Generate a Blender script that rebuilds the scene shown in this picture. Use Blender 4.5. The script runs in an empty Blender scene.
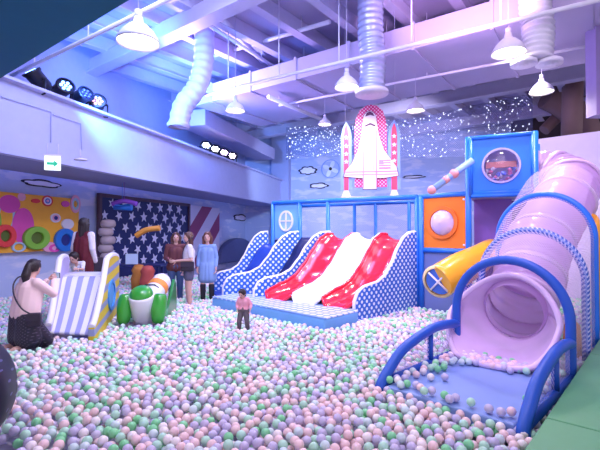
import bpy, math, random
from mathutils import Matrix, Vector, noise
C = bpy.context.scene.collection
SC = bpy.context.scene
PI = math.pi
random.seed(7)
F = 420.0; EYE = 1.4; HY = 232.0      # focal length in pixels of a 600 px wide frame, eye height above the balls

def G(px, py, z=0.0):
    d = (EYE - z) * F / (py - HY)
    return Vector(((px - 300) / F * d, d, z))
def P(px, py, d):
    return Vector(((px - 300) / F * d, d, EYE + (HY - py) / F * d))

# ------------------------------------------------------------------ camera, world, lights, exposure
cam = bpy.data.cameras.new('camera'); camo = bpy.data.objects.new('camera', cam); C.objects.link(camo)
cam.sensor_width = 36; cam.lens = F / 600 * 36; cam.clip_start = .05; cam.clip_end = 100
camo.location = (0, 0, EYE); camo.rotation_euler = (PI / 2 + math.atan((HY - 225) / F), 0, 0)
SC.camera = camo
vs = SC.view_settings
vs.view_transform = 'Standard'; vs.look = 'None'; vs.gamma = 1; vs.use_curve_mapping = False; vs.exposure = 0.6
w = bpy.data.worlds.new('world'); SC.world = w; w.use_nodes = True
w.node_tree.nodes['Background'].inputs[0].default_value = (.74, .64, .86, 1)
w.node_tree.nodes['Background'].inputs[1].default_value = 0.85

def light(kind, name, loc, target, col, power, size=.3, angle=60, blend=.6):
    l = bpy.data.lights.new(name, kind); l.color = col; l.energy = power
    if kind == 'AREA': l.size = size
    else: l.shadow_soft_size = size
    if kind == 'SPOT': l.spot_size = math.radians(angle); l.spot_blend = blend
    o = bpy.data.objects.new(name, l); C.objects.link(o); o.location = loc
    o.rotation_euler = (Vector(target) - Vector(loc)).to_track_quat('-Z', 'Y').to_euler()
    return o
# stage floods and added fill spots: blue onto ceiling and left wall, magenta-white onto the slides, violet onto the tube slide
light('SPOT', 'blue_flood', (-3.9, 7.6, 4.35), (-3.0, 17, 5.4), (.08, .25, 1), 1100, .12, 110)
light('SPOT', 'blue_flood', (-3.3, 10.5, 4.4), (-2.0, 16, 6.4), (.14, .34, 1), 600, .12, 110)
light('SPOT', 'violet_flood', (-3.3, 10.6, 4.3), (1.2, 9.6, 6.4), (.58, .42, 1), 620, .12, 125)
light('SPOT', 'added_pink_fill', (2.2, 6.0, 4.5), (3.2, 7.6, 6.5), (.85, .50, 1), 300, .12, 105)  # fill spot added to brighten the ceiling, no fixture here
light('SPOT', 'magenta_flood', (0.4, 4.2, 5.4), (1.2, 8.2, .9), (.95, .60, 1), 240, .15, 60)
light('SPOT', 'violet_flood', (1.6, 3.0, 5.2), (3.1, 5.6, 1.0), (.80, .36, 1), 170, .15, 62)
light('SPOT', 'violet_flood', (6.2, 4.2, 4.6), (4.2, 7.2, 2.2), (.80, .38, 1), 150, .15, 60)
light('SPOT', 'white_flood', (-3.0, 3.4, 4.0), (-3.1, 7.4, .4), (.85, .85, 1), 420, .15, 38)
light('SPOT', 'added_pale_fill', (3.0, 11.0, 4.4), (4.6, 19, 3.0), (.72, .70, 1), 1100, .15, 75)  # fill spot added because other lamps don't reach the back wall
light('SPOT', 'blue_flood', (0.6, 13.5, 3.9), (-0.4, 21, 3.6), (.40, .58, 1), 600, .15, 70)  # also an added fill, lifts the left part of the back wall
light('SPOT', 'violet_flood', (3.8, 8.2, 4.8), (7.2, 10.4, 2.9), (.9, .75, 1), 260, .15, 90)  # added spot, brightens the partition behind the tube slide

light('AREA', 'added_overhead_fill', (0.5, 4.2, 6.2), (0, 8.6, 0), (.90, .80, 1), 250, 5.5)  # unseen area lamp added overhead to raise the general light
light('AREA', 'added_overhead_fill', (-1.5, 5.4, 6.2), (-5.5, 12, 2.2), (.36, .44, 1), 380, 4)  # second unseen fill, added for the left wall
# ------------------------------------------------------------------ materials
MATS = {}
def nodes_of(m):
    m.use_nodes = True
    return m.node_tree.nodes, m.node_tree.links, m.node_tree.nodes['Principled BSDF']
def mat(name, col, rough=.5, metal=0, emit=0, ecol=None, trans=0, coat=0, vary=.06, scale=6, bump=0, spec=.5, sss=0):
    if name in MATS: return MATS[name]
    m = bpy.data.materials.new(name); n, l, b = nodes_of(m)
    c = (*col, 1)
    b.inputs['Roughness'].default_value = rough; b.inputs['Metallic'].default_value = metal
    b.inputs['Specular IOR Level'].default_value = spec
    b.inputs['Coat Weight'].default_value = coat; b.inputs['Transmission Weight'].default_value = trans
    if sss: b.inputs['Subsurface Weight'].default_value = sss; b.inputs['Subsurface Radius'].default_value = (.05, .04, .04)
    tc = n.new('ShaderNodeTexCoord'); nz = n.new('ShaderNodeTexNoise'); nz.inputs['Scale'].default_value = scale
    l.new(tc.outputs['Object'], nz.inputs['Vector'])
    mx = n.new('ShaderNodeMix'); mx.data_type = 'RGBA'
    mx.inputs[6].default_value = tuple(max(0, v * (1 - vary)) for v in col) + (1,)
    mx.inputs[7].default_value = tuple(min(1, v * (1 + vary)) for v in col) + (1,)
    l.new(nz.outputs['Fac'], mx.inputs[0]); l.new(mx.outputs[2], b.inputs['Base Color'])
    if emit:
        b.inputs['Emission Color'].default_value = (*(ecol or col), 1); b.inputs['Emission Strength'].default_value = emit
    if bump:
        bp = n.new('ShaderNodeBump'); bp.inputs['Strength'].default_value = bump; bp.inputs['Distance'].default_value = .02
        l.new(nz.outputs['Fac'], bp.inputs['Height']); l.new(bp.outputs[0], b.inputs['Normal'])
    MATS[name] = m; return m
def math_node(n, l, op, a, b=None, c=None):
    x = n.new('ShaderNodeMath'); x.operation = op
    for i, v in enumerate((a, b, c)):
        if v is None: continue
        if isinstance(v, (int, float)): x.inputs[i].default_value = v
        else: l.new(v, x.inputs[i])
    return x.outputs[0]
def mat_dots(name, base, dot, pitch, rad, ax=(0, 2), uv=False, rough=.45, square=False):
    """staggered dots on the plane given by the two object axes"""
    m = bpy.data.materials.new(name); n, l, b = nodes_of(m); b.inputs['Roughness'].default_value = rough
    tc = n.new('ShaderNodeTexCoord'); sp = n.new('ShaderNodeSeparateXYZ')
    l.new(tc.outputs['UV' if uv else 'Object'], sp.inputs[0])
    u = math_node(n, l, 'DIVIDE', sp.outputs[ax[0]], pitch); v = math_node(n, l, 'DIVIDE', sp.outputs[ax[1]], pitch)
    def cell(du, dv):
        a = math_node(n, l, 'SUBTRACT', math_node(n, l, 'FRACT', math_node(n, l, 'ADD', u, 100 + du)), .5)
        c = math_node(n, l, 'SUBTRACT', math_node(n, l, 'FRACT', math_node(n, l, 'ADD', v, 100 + dv)), .5)
        if square: r = math_node(n, l, 'MAXIMUM', math_node(n, l, 'ABSOLUTE', a), math_node(n, l, 'ABSOLUTE', c))
        else: r = math_node(n, l, 'SQRT', math_node(n, l, 'ADD', math_node(n, l, 'MULTIPLY', a, a), math_node(n, l, 'MULTIPLY', c, c)))
        return math_node(n, l, 'LESS_THAN', r, rad)
    f = math_node(n, l, 'MAXIMUM', cell(0, 0), cell(.5, .5))
    mx = n.new('ShaderNodeMix'); mx.data_type = 'RGBA'; mx.inputs[6].default_value = (*base, 1); mx.inputs[7].default_value = (*dot, 1)
    l.new(f, mx.inputs[0]); l.new(mx.outputs[2], b.inputs['Base Color'])
    MATS[name] = m; return m
def mat_net(name, col, pitch, wdt, diag=True, rough=.6):
    m = bpy.data.materials.new(name); n, l, b = nodes_of(m)
    b.inputs['Base Color'].default_value = (*col, 1); b.inputs['Roughness'].default_value = rough
    tc = n.new('ShaderNodeTexCoord'); sp = n.new('ShaderNodeSeparateXYZ'); l.new(tc.outputs['UV'], sp.inputs[0])
    u, v = sp.outputs[0], sp.outputs[1]
    if diag:
        u, v = math_node(n, l, 'ADD', u, v), math_node(n, l, 'SUBTRACT', sp.outputs[0], sp.outputs[1])
    a = math_node(n, l, 'FRACT', math_node(n, l, 'ADD', math_node(n, l, 'DIVIDE', u, pitch), 100))
    c = math_node(n, l, 'FRACT', math_node(n, l, 'ADD', math_node(n, l, 'DIVIDE', v, pitch), 100))
    f = math_node(n, l, 'MAXIMUM', math_node(n, l, 'LESS_THAN', a, wdt), math_node(n, l, 'LESS_THAN', c, wdt))
    l.new(f, b.inputs['Alpha'])
    MATS[name] = m; return m
def mat_stripes(name, c1, c2, pitch, frac=.5, axis=0, rough=.4, uv=False, slope=0, other=1, wob=0, emit=0):
    m = bpy.data.materials.new(name); n, l, b = nodes_of(m); b.inputs['Roughness'].default_value = rough
    tc = n.new('ShaderNodeTexCoord'); sp = n.new('ShaderNodeSeparateXYZ'); l.new(tc.outputs['UV' if uv else 'Object'], sp.inputs[0])
    v = math_node(n, l, 'ADD', sp.outputs[axis], math_node(n, l, 'MULTIPLY', sp.outputs[other], slope))
    f = math_node(n, l, 'LESS_THAN', math_node(n, l, 'FRACT', math_node(n, l, 'ADD', math_node(n, l, 'DIVIDE', v, pitch), 100)), frac)
    mx = n.new('ShaderNodeMix'); mx.data_type = 'RGBA'; mx.inputs[6].default_value = (*c1, 1); mx.inputs[7].default_value = (*c2, 1)
    l.new(f, mx.inputs[0]); l.new(mx.outputs[2], b.inputs['Base Color'])
    MATS[name] = m; return m

# ------------------------------------------------------------------ mesh builder
class MB:
    def __init__(s): s.v = []; s.f = []; s.m = []; s.uv = []; s.M = Matrix(); s.mi = 0; s.sm = []
    def add(s, vs, fs, uvs=None, smooth=False):
        o = len(s.v); s.v += [tuple(s.M @ Vector(v)) for v in vs]
        s.uv += uvs if uvs else [(v[0], v[1]) for v in vs]
        for f in fs: s.f.append(tuple(i + o for i in f)); s.m.append(s.mi); s.sm.append(smooth)
        return s
    def box(s, c, d, rz=0):
        x, y, z = d[0] / 2, d[1] / 2, d[2] / 2; R = Matrix.Rotation(rz, 3, 'Z'); c = Vector(c)
        return s.add([c + R @ Vector((a * x, b * y, e * z)) for e in (-1, 1) for b in (-1, 1) for a in (-1, 1)],
                     [(0, 2, 3, 1), (4, 5, 7, 6), (0, 1, 5, 4), (2, 6, 7, 3), (0, 4, 6, 2), (1, 3, 7, 5)])
    def beam(s, a, b, w, h):
        """box running from a to b, w wide across, h tall"""
        a, b = Vector(a), Vector(b); d = (b - a); L = d.length; d.normalize()
        sd = d.cross(Vector((0, 0, 1)))
        if sd.length < 1e-4: sd = Vector((1, 0, 0))
        sd.normalize(); up = sd.cross(d)
        v = [p + sd * (i * w / 2) + up * (j * h / 2) for p in (a, b) for j in (-1, 1) for i in (-1, 1)]
        return s.add(v, [(0, 1, 3, 2), (4, 6, 7, 5), (0, 4, 5, 1), (2, 3, 7, 6), (0, 2, 6, 4), (1, 5, 7, 3)])
    def tube(s, pts, r, n=12, caps=True, close=False, arc=(0, 2 * PI)):
        pts = [Vector(p) for p in pts]; k = len(pts)
        rs = r if isinstance(r, (list, tuple)) else [r] * k
        tang = []
        for i in range(k):
            a = pts[(i - 1) % k if close else max(i - 1, 0)]; b = pts[(i + 1) % k if close else min(i + 1, k - 1)]
            tang.append((b - a).normalized())
        ref = Vector((0, 0, 1)) if abs(tang[0].z) < .9 else Vector((0, 1, 0))
        u = tang[0].cross(ref).normalized(); vs = []; uvs = []; L = 0
        for i in range(k):
            u = (u - tang[i] * u.dot(tang[i])).normalized(); w_ = u.cross(tang[i])
            if i: L += (pts[i] - pts[i - 1]).length
            for j in range(n):
                t = 2 * PI * j / n
                vs.append(pts[i] + (u * math.cos(t) + w_ * math.sin(t)) * rs[i]); uvs.append((L, t * rs[i]))
        fs = []
        for i in range(k if close else k - 1):
            for j in range(n):
                a = i * n + j; b = i * n + (j + 1) % n; c = ((i + 1) % k) * n + (j + 1) % n; d = ((i + 1) % k) * n + j
                fs.append((a, b, c, d))
        s.add(vs, fs, uvs, True)
        if caps and not close:
            o = len(s.v) - len(vs)
            s.f.append(tuple(range(o + n - 1, o - 1, -1))); s.m.append(s.mi); s.sm.append(False)
            s.f.append(tuple(range(len(s.v) - n, len(s.v)))); s.m.append(s.mi); s.sm.append(False)
        return s
    def sphere(s, c, r, n=16, k=10, R=None):
        r = r if isinstance(r, (list, tuple)) else (r, r, r); c = Vector(c); R = R or Matrix.Identity(3)
        vs = []; fs = []
        for i in range(1, k):
            p = PI * i / k
            for j in range(n):
                t = 2 * PI * j / n
                vs.append(c + R @ Vector((r[0] * math.sin(p) * math.cos(t), r[1] * math.sin(p) * math.sin(t), r[2] * math.cos(p))))
        vs += [c + R @ Vector((0, 0, r[2])), c - R @ Vector((0, 0, r[2]))]; T = len(vs) - 2
        for i in range(k - 2):
            for j in range(n): fs.append((i * n + j, (i + 1) * n + j, (i + 1) * n + (j + 1) % n, i * n + (j + 1) % n))
        for j in range(n):
            fs.append((T, j, (j + 1) % n)); fs.append((T + 1, (k - 2) * n + (j + 1) % n, (k - 2) * n + j))
        return s.add(vs, fs, None, True)
    def lathe(s, prof, c=(0, 0, 0), n=32, R=None, caps=False):
        R = R or Matrix.Identity(3); c = Vector(c); k = len(prof)
        vs = [c + R @ Vector((r * math.cos(2 * PI * j / n), r * math.sin(2 * PI * j / n), z)) for r, z in prof for j in range(n)]
        fs = [(i * n + j, i * n + (j + 1) % n, (i + 1) * n + (j + 1) % n, (i + 1) * n + j) for i in range(k - 1) for j in range(n)]
        s.add(vs, fs, None, True)
        if caps:
            o = len(s.v) - len(vs)
            s.f.append(tuple(range(o + n - 1, o - 1, -1))); s.m.append(s.mi); s.sm.append(False)
            s.f.append(tuple(range(len(s.v) - n, len(s.v)))); s.m.append(s.mi); s.sm.append(False)
        return s
    def prism(s, out, y0, y1, plane='xz'):
        """outline extruded: 'xz' stands up, thickness along y; 'xy' lies flat, thickness along z"""
        a = sum(out[i][0] * out[(i + 1) % len(out)][1] - out[(i + 1) % len(out)][0] * out[i][1] for i in range(len(out)))
        if a < 0: out = out[::-1]
        n = len(out)
        q = (lambda p, t: (p[0], t, p[1])) if plane == 'xz' else (lambda p, t: (p[0], p[1], t))
        vs = [q(p, y0) for p in out] + [q(p, y1) for p in out]
        fl = plane == 'xy'
        lo, hi = tuple(range(n)), tuple(range(n, 2 * n))
        fs = [lo[::-1] if fl else lo, hi if fl else hi[::-1]]
        for i in range(n):
            j = (i + 1) % n
            fs.append((i, j, n + j, n + i) if fl else (j, i, n + i, n + j))
        return s.add(vs, fs)
    def ring(s, c, ro, ri, y0, y1, n=32, sx=1, sz=1):
        """flat annulus standing in xz"""
        vs = []
        for y in (y0, y1):
            for r in (ro, ri):
                vs += [(c[0] + sx * r * math.cos(2 * PI * j / n), y, c[1] + sz * r * math.sin(2 * PI * j / n)) for j in range(n)]
        fs = []
        for j in range(n):
            k = (j + 1) % n
            fs += [(j, k, n + k, n + j), (2 * n + k, 2 * n + j, 3 * n + j, 3 * n + k), (k, j, 2 * n + j, 2 * n + k), (n + j, n + k, 3 * n + k, 3 * n + j)]
        return s.add(vs, fs)
    def grid(s, fn, nu, nv, smooth=True):
        vs = []; uvs = []
        for i in range(nu + 1):
            for j in range(nv + 1):
                r = fn(i / nu, j / nv)
                if len(r) == 2: vs.append(r[0]); uvs.append(r[1])
                else: vs.append(r); uvs.append((i / nu, j / nv))
        fs = [(i * (nv + 1) + j, (i + 1) * (nv + 1) + j, (i + 1) * (nv + 1) + j + 1, i * (nv + 1) + j + 1) for i in range(nu) for j in range(nv)]
        return s.add(vs, fs, uvs, smooth)
    def mesh(s, name, T=None):
        me = bpy.data.meshes.new(name); vs = s.v if T is None else [tuple(T @ Vector(v)) for v in s.v]
        me.from_pydata(vs, [], s.f)
        me.polygons.foreach_set('material_index', s.m); me.polygons.foreach_set('use_smooth', s.sm)
        uvl = me.uv_layers.new(name='uv'); idx = [0] * len(me.loops); me.loops.foreach_get('vertex_index', idx)
        flat = []
        for i in idx: flat += s.uv[i]
        uvl.data.foreach_set('uv', flat); me.update(); return me

W = {}
def tag(o, label=None, cat=None, group=None, kind=None):
    for k, v in (('label', label), ('category', cat), ('group', group), ('kind', kind)):
        if v: o[k] = v
    return o
def thing(name, label, cat, loc=(0, 0, 0), rz=0, group=None):
    o = bpy.data.objects.new(name, None); C.objects.link(o); o.empty_display_size = .1
    M = Matrix.Translation(loc) @ Matrix.Rotation(rz, 4, 'Z'); o.matrix_world = M; W[o.name] = M
    return tag(o, label, cat, group)
def part(name, mb, mats, parent=None, local=True, M=None, label=None, kind=None, bevel=0, solid=0, sub=0, auto=True):
    """local: mesh is in the parent's frame; else mesh is in world space. M: own matrix (world if no parent, else in parent frame)"""
    T = None
    if parent and not local: T = W[parent.name].inverted()
    me = mb.mesh(name, T)
    for m in (mats if isinstance(mats, (list, tuple)) else [mats]): me.materials.append(m)
    o = bpy.data.objects.new(name, me); C.objects.link(o)
    if parent: o.parent = parent
    if M is not None: o.matrix_local = M
    W[o.name] = (W[parent.name] if parent else Matrix()) @ (M if M is not None else Matrix())
    if solid: x = o.modifiers.new('solid', 'SOLIDIFY'); x.thickness = solid; x.offset = 0
    if bevel: x = o.modifiers.new('bevel', 'BEVEL'); x.width = bevel; x.segments = 3; x.limit_method = 'ANGLE'
    if sub: x = o.modifiers.new('sub', 'SUBSURF'); x.levels = x.render_levels = sub
    if label: o['label'] = label
    if kind: o['kind'] = kind
    return o
def single(name, mb, mats, label, cat, group=None, origin=None, kind=None, **kw):
    """a thing that is one mesh given in world space, its origin moved to its base"""
    if origin is None:
        xs = [v[0] for v in mb.v]; ys = [v[1] for v in mb.v]; zs = [v[2] for v in mb.v]
        origin = ((min(xs) + max(xs)) / 2, (min(ys) + max(ys)) / 2, min(zs))
    mb.v = [tuple(Vector(v) - Vector(origin)) for v in mb.v]
    o = part(name, mb, mats, None, M=Matrix.Translation(origin), **kw); o.location = origin
    return tag(o, label, cat, group, kind)
def copy_tree(o, parent=None):
    c = o.copy(); C.objects.link(c); c.parent = parent
    for ch in [x for x in o.children]: copy_tree(ch, c)
    return c
def struct(name, mb, mats, **kw):
    o = part(name, mb, mats, None, **kw); o['kind'] = 'structure'; return o
def smooth_path(pts, n=8):
    pts = [Vector(p) for p in pts]; out = []
    for i in range(len(pts) - 1):
        p0 = pts[max(i - 1, 0)]; p1 = pts[i]; p2 = pts[i + 1]; p3 = pts[min(i + 2, len(pts) - 1)]
        for k in range(n):
            t = k / n
            out.append(.5 * ((2 * p1) + (p2 - p0) * t + (2 * p0 - 5 * p1 + 4 * p2 - p3) * t * t + (3 * p1 - p0 - 3 * p2 + p3) * t ** 3))
    out.append(pts[-1]); return out
def star(cx, cz, r, rot=0):
    return [(cx + (r if i % 2 == 0 else r * .42) * math.sin(rot + PI * i / 5), cz + (r if i % 2 == 0 else r * .42) * math.cos(rot + PI * i / 5)) for i in range(10)]
def ell(cx, cz, rx, rz, n=32, a0=0, a1=2 * PI):
    full = abs(a1 - a0 - 2 * PI) < 1e-6
    return [(cx + rx * math.cos(a0 + (a1 - a0) * i / (n if full else n - 1)), cz + rz * math.sin(a0 + (a1 - a0) * i / (n if full else n - 1))) for i in range(n)]
def cloud_outline(w, h, seed=0, n=48):
    rnd = random.Random(seed); ph = rnd.random() * 6; k = rnd.choice((5, 6, 7)); out = []
    for i in range(n):
        t = 2 * PI * i / n; m = .82 + .22 * abs(math.sin(k * t / 2 + ph))
        out.append((w / 2 * m * math.cos(t), h / 2 * m * math.sin(t) * (1 if math.sin(t) > 0 else .75)))
    return out

white = mat('white_plastic', (.86, .84, .9), .35)
white_m = mat('white_paint', (.80, .78, .88), .5)
black = mat('black_plastic', (.015, .015, .02), .4)
blue_pad = mat('blue_vinyl', (.015, .10, .52), .45, bump=.1)
blue_frame = mat('bright_blue_metal', (.02, .20, .80), .4)
red_pl = mat('red_plastic', (.80, .02, .05), .18, coat=.5)
white_pl = mat('white_slide_plastic', (.92, .9, .92), .18, coat=.5)
orange = mat('orange_panel', (.88, .23, .02), .45)
yellow_pl = mat('yellow_plastic', (.98, .48, .02), .3, coat=.3)
polka = mat_dots('polka_vinyl', (.02, .15, .66), (.85, .92, .98), .125, .215)
navy = mat('navy_paint', (.008, .015, .11), .5)

# ------------------------------------------------------------------ room shell
wl0 = Vector((-6.46, 9.05, 0)); wdir = Vector((.288, 1, 0)).normalized(); bdir = Vector((1, -.288, 0)).normalized()
cornr = wl0 + wdir * 13.11                     # left wall meets back wall
CZ = 6.5
wallm = bpy.data.materials.new('lavender_cloud_wall'); n_, l_, b_ = nodes_of(wallm)
b_.inputs['Roughness'].default_value = .7
tc = n_.new('ShaderNodeTexCoord'); mp = n_.new('ShaderNodeMapping'); mp.inputs['Scale'].default_value = (1.2, 1.2, 4)
nz = n_.new('ShaderNodeTexNoise'); nz.inputs['Scale'].default_value = 1.1; nz.inputs['Detail'].default_value = 3
rp = n_.new('ShaderNodeValToRGB'); rp.color_ramp.elements[0].position = .53; rp.color_ramp.elements[1].position = .62
rp.color_ramp.elements[0].color = (.46, .54, .78, 1); rp.color_ramp.elements[1].color = (.66, .68, .84, 1)
l_.new(tc.outputs['Object'], mp.inputs[0]); l_.new(mp.outputs[0], nz.inputs['Vector']); l_.new(nz.outputs['Fac'], rp.inputs[0]); l_.new(rp.outputs[0], b_.inputs['Base Color'])
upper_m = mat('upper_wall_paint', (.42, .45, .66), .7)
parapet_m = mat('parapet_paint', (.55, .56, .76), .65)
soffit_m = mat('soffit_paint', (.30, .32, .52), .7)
ceil_m = mat('ceiling_paint', (.52, .48, .66), .7, scale=2)
steel_m = mat('painted_steel', (.62, .58, .74), .5)

mb = MB(); mb.box((1, 9, -.33), (26, 36, .1)); struct('floor', mb, mat('pit_floor_vinyl', (.45, .42, .6), .6))
def wall_slab(name, a, b, z0, z1, th, m, side=1):
    """vertical slab from a to b, thickened away from the viewer's side"""
    d = (b - a).normalized(); nrm = Vector((-d.y, d.x, 0)) * side
    q = [a, b, b + nrm * th, a + nrm * th]; k = MB(); k.prism([(p.x, p.y) for p in q], z0, z1, 'xy'); return struct(name, k, m)
wall_slab('wall_left', wl0 - wdir * 6, cornr, -.3, 2.86, .2, wallm, 1)
wall_slab('wall_left_upper', wl0 - wdir * 6, cornr, 2.86, CZ, .2, upper_m, 1)
wall_slab('wall_back', cornr, cornr + bdir * 12.5, -.3, CZ, .2, wallm, 1)
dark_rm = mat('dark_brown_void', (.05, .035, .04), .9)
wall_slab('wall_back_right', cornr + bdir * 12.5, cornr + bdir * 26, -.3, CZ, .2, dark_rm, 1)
# parapet of the gallery on the left, over a soffit
pa0 = Vector((-4.93, 6.9, 0)) - wdir * 4; pa1 = Vector((-4.93, 6.9, 0)) + wdir * 14.85
nl = Vector((-wdir.y, wdir.x, 0))
mb = MB(); mb.prism([(p.x, p.y) for p in (pa0, pa1, pa1 + nl * .18, pa0 + nl * .18)], 2.71, 3.93, 'xy'); struct('trim_1', mb, parapet_m)
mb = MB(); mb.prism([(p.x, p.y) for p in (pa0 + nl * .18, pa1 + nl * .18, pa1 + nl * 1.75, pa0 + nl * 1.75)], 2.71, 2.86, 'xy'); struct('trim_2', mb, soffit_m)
mb = MB(); a = pa0 - nl * .02; b = pa1 - nl * .02; mb.beam((a.x, a.y, 3.95), (b.x, b.y, 3.95), .26, .05); struct('trim_3', mb, mat('coping_paint', (.6, .6, .82), .5))
# pilaster in the far corner
pc = cornr + bdir * 2.0; mb = MB(); mb.box((pc.x, pc.y - .1, 3.1), (.9, .6, 6.8), math.atan2(bdir.y, bdir.x)); struct('trim_4', mb, upper_m)
# ceiling slab with joists and cross beams
j1 = Vector((.764, 1, 0)).normalized(); j2 = Vector((1, -.764, 0)).normalized()
mb = MB(); mb.box((2, 12, CZ + .1), (34, 34, .2)); ceil = struct('ceiling', mb, ceil_m)
for i in range(-9, 12):
    c0 = Vector((1.5, 12.0, CZ - .19)) + j2 * (i * 1.15)
    mb = MB(); mb.beam(c0 - j1 * 8.2, c0 + j1 * 10, .07, .36); mb.beam(c0 - j1 * 8.2 - Vector((0, 0, .18)), c0 + j1 * 10 - Vector((0, 0, .18)), .22, .03)
    part('joist', mb, steel_m, ceil)
for i, s_ in enumerate((-5.2, -1.4, 3.4, 7.0)):
    c0 = Vector((1.5, 12.5, CZ - .55)) + j1 * s_
    mb = MB(); mb.beam(c0 - j2 * 11, c0 + j2 * 11, .12, .4); mb.beam(c0 - j2 * 11 - Vector((0, 0, .2)), c0 + j2 * 11 - Vector((0, 0, .2)), .34, .05)
    part('cross_beam', mb, steel_m, ceil)
# near dark teal bulkhead overhead, top left
e0 = Vector((-4.2, 5.9, 0)) - j2 * 3; e1 = Vector((-1.66, 3.98, 0)) + j2 * .8
mb = MB(); mb.prism([(p.x, p.y) for p in (e0, e1, e1 - j1 * 3.2, e0 - j1 * 3.2)], 3.6, 4.3, 'xy'); struct('trim_5', mb, mat('dark_teal_paint', (.0, .12, .20), .7))
# green padded ledge on the right
ld0 = Vector((1.31, 2.5, 0)); ld = Vector((2.48, 2.8, 0)).normalized(); ln = Vector((ld.y, -ld.x, 0))
green_m = mat('green_ledge_vinyl', (.10, .36, .16), .5, bump=.05)
for k, (s0, s1) in enumerate(((-3, .62), (.63, 2.7), (2.71, 5.2), (5.21, 11))):
    q = [ld0 + ld * s0, ld0 + ld * s1, ld0 + ld * s1 + ln * 3.2, ld0 + ld * s0 + ln * 3.2]
    mb = MB(); mb.prism([(p.x, p.y) for p in q], -.28, .1, 'xy'); struct('trim_%d' % (6 + k), mb, green_m, bevel=.012)
# low partition wall behind the tube slide, open dark room above it
part_m = mat('pale_pink_tile_wall', (.66, .58, .76), .6)
pw0 = P(508, 140, 11.2); pw1 = P(640, 132, 9.4)
wall_slab('wall_right', Vector((pw0.x, pw0.y, 0)), Vector((pw1.x, pw1.y, 0)), -.3, 3.78, .2, part_m, 1)
wall_slab('wall_right_end', Vector((pw1.x, pw1.y, 0)), Vector((pw1.x + 2.6, pw1.y - 9, 0)), -.3, 5.0, .2, part_m, 1)
mb = MB(); q = P(597, 60, 7.6); mb.box((q.x + .06, q.y, 5.0), (.28, .28, 3.0)); struct('trim_10', mb, mat('violet_column', (.34, .26, .52), .6))

# clouds painted on the walls
def wall_item(base, dr, s, z, off=.03):
    """matrix of a flat item on a wall: x along the wall, y into the wall"""
    nrm = Vector((-dr.y, dr.x, 0)); o = base + dr * s - nrm * off
    return Matrix.Translation((o.x, o.y, z)) @ Matrix.Rotation(math.atan2(dr.y, dr.x), 4, 'Z')
def s_on(base, dr, px):
    k = (px - 300) / F; return (k * base.y - base.x) / (dr.x - k * dr.y)
cl_white = mat('cloud_white', (.86, .84, .95), .6); cl_line = mat('cloud_outline_black', (.02, .015, .04), .6)
def cloud(base, dr, px, py, wpx, hpx, label, seed):
    s = s_on(base, dr, px); pt = base + dr * s; d = pt.y; z = EYE + (HY - py) / F * d
    s2 = s_on(base, dr, px + wpx / 2); w_ = abs(s2 - s) * 2; h_ = hpx / F * d
    M = wall_item(base, dr, s, z, .04)
    mb = MB(); mb.prism(cloud_outline(w_, h_, seed), 0, .03); mb.mi = 1
    t = .05 + .012 * d * .3
    mb.prism(cloud_outline(w_ - t * 1.6, h_ - t, seed), -.008, .0)
    o = part('cloud_decal', mb, [cl_line, cl_white], None, M=M); tag(o, label, 'cloud decal', 'black-outlined clouds on the walls')
cloud(wl0, wdir, 41, 184, 38, 9, 'flat white outlined cloud on wall below the green arrow sign', 1)
cloud(wl0, wdir, 143, 184, 26, 11, 'white outlined cloud on wall above the starry navy panel', 2)
cloud(wl0, wdir, 200, 196, 22, 7, 'small outlined cloud above the red and white striped board', 3)
cloud(wl0, wdir, 240, 218, 13, 8, 'outlined cloud low on the wall beside the leftmost slide', 4)
cloud(cornr, bdir, 308, 171, 19, 10, 'upper puffy outlined cloud on back wall left of the shuttle cutout', 5)
cloud(cornr, bdir, 319, 186, 20, 7, 'lower flat cloud on back wall left of the shuttle cutout', 6)
cloud(cornr, bdir, 414, 177, 24, 4, 'thin streak of cloud on back wall right of the shuttle cutout', 7)
# propeller fan painted disc near the cloud
o_s = s_on(cornr, bdir, 331); M = wall_item(cornr, bdir, o_s, EYE + (HY - 169) / F * (cornr + bdir * o_s).y, .12)
t = thing('wall_fan', 'small white and blue round fan on the back wall beside the shuttle cutout', 'fan'); t.matrix_world = M; W[t.name] = M
mb = MB()
for k in range(4):
    a = k * PI / 2 + .4; mb.M = Matrix.Rotation(a, 4, 'Y'); mb.prism(ell(.22, 0, .2, .1, 16), 0, .02)
part('blade', mb, mat('fan_white', (.75, .8, .95), .4), t)
mb = MB(); mb.ring((0, 0), .45, .42, -.02, .03); part('rim', mb, mat('fan_blue', (.2, .35, .8), .4), t)
mb = MB(); mb.sphere((0, 0, 0), .08); part('hub', mb, black, t)

# ------------------------------------------------------------------ murals and panels on the left wall
def on_left(px, d_off=0): return s_on(wl0, wdir, px)
def wz(px, py):
    p = wl0 + wdir * s_on(wl0, wdir, px); return EYE + (HY - py) / F * p.y
pal = {'o': mat('mural_yellow', (.88, .42, .03), .5), 'p': mat('mural_magenta', (.70, .08, .38), .5), 'r': mat('mural_red', (.72, .05, .05), .5),
       'g': mat('mural_green', (.22, .50, .05), .5), 'd': mat('mural_olive', (.10, .16, .02), .5), 'b': mat('mural_blue', (.02, .18, .62), .5),
       'k': mat('mural_pink', (.80, .38, .52), .5), 'w': mat('mural_white', (.75, .72, .78), .5), 'l': mat('mural_pale_blue', (.40, .58, .70), .5), 'n': mat('mural_navy', (.02, .03, .2), .5)}
keys = list(pal)
sA = on_left(-26); sB = on_left(75); wA = sB - sA; zA0 = wz(0, 253); zA1 = wz(0, 192)
M = wall_item(wl0, wdir, sA, zA0, .09)
mural = thing('mural_panel', 'yellow mural panel with bright circles and three round play holes', 'mural'); mural.matrix_world = M; W[mural.name] = M
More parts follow.
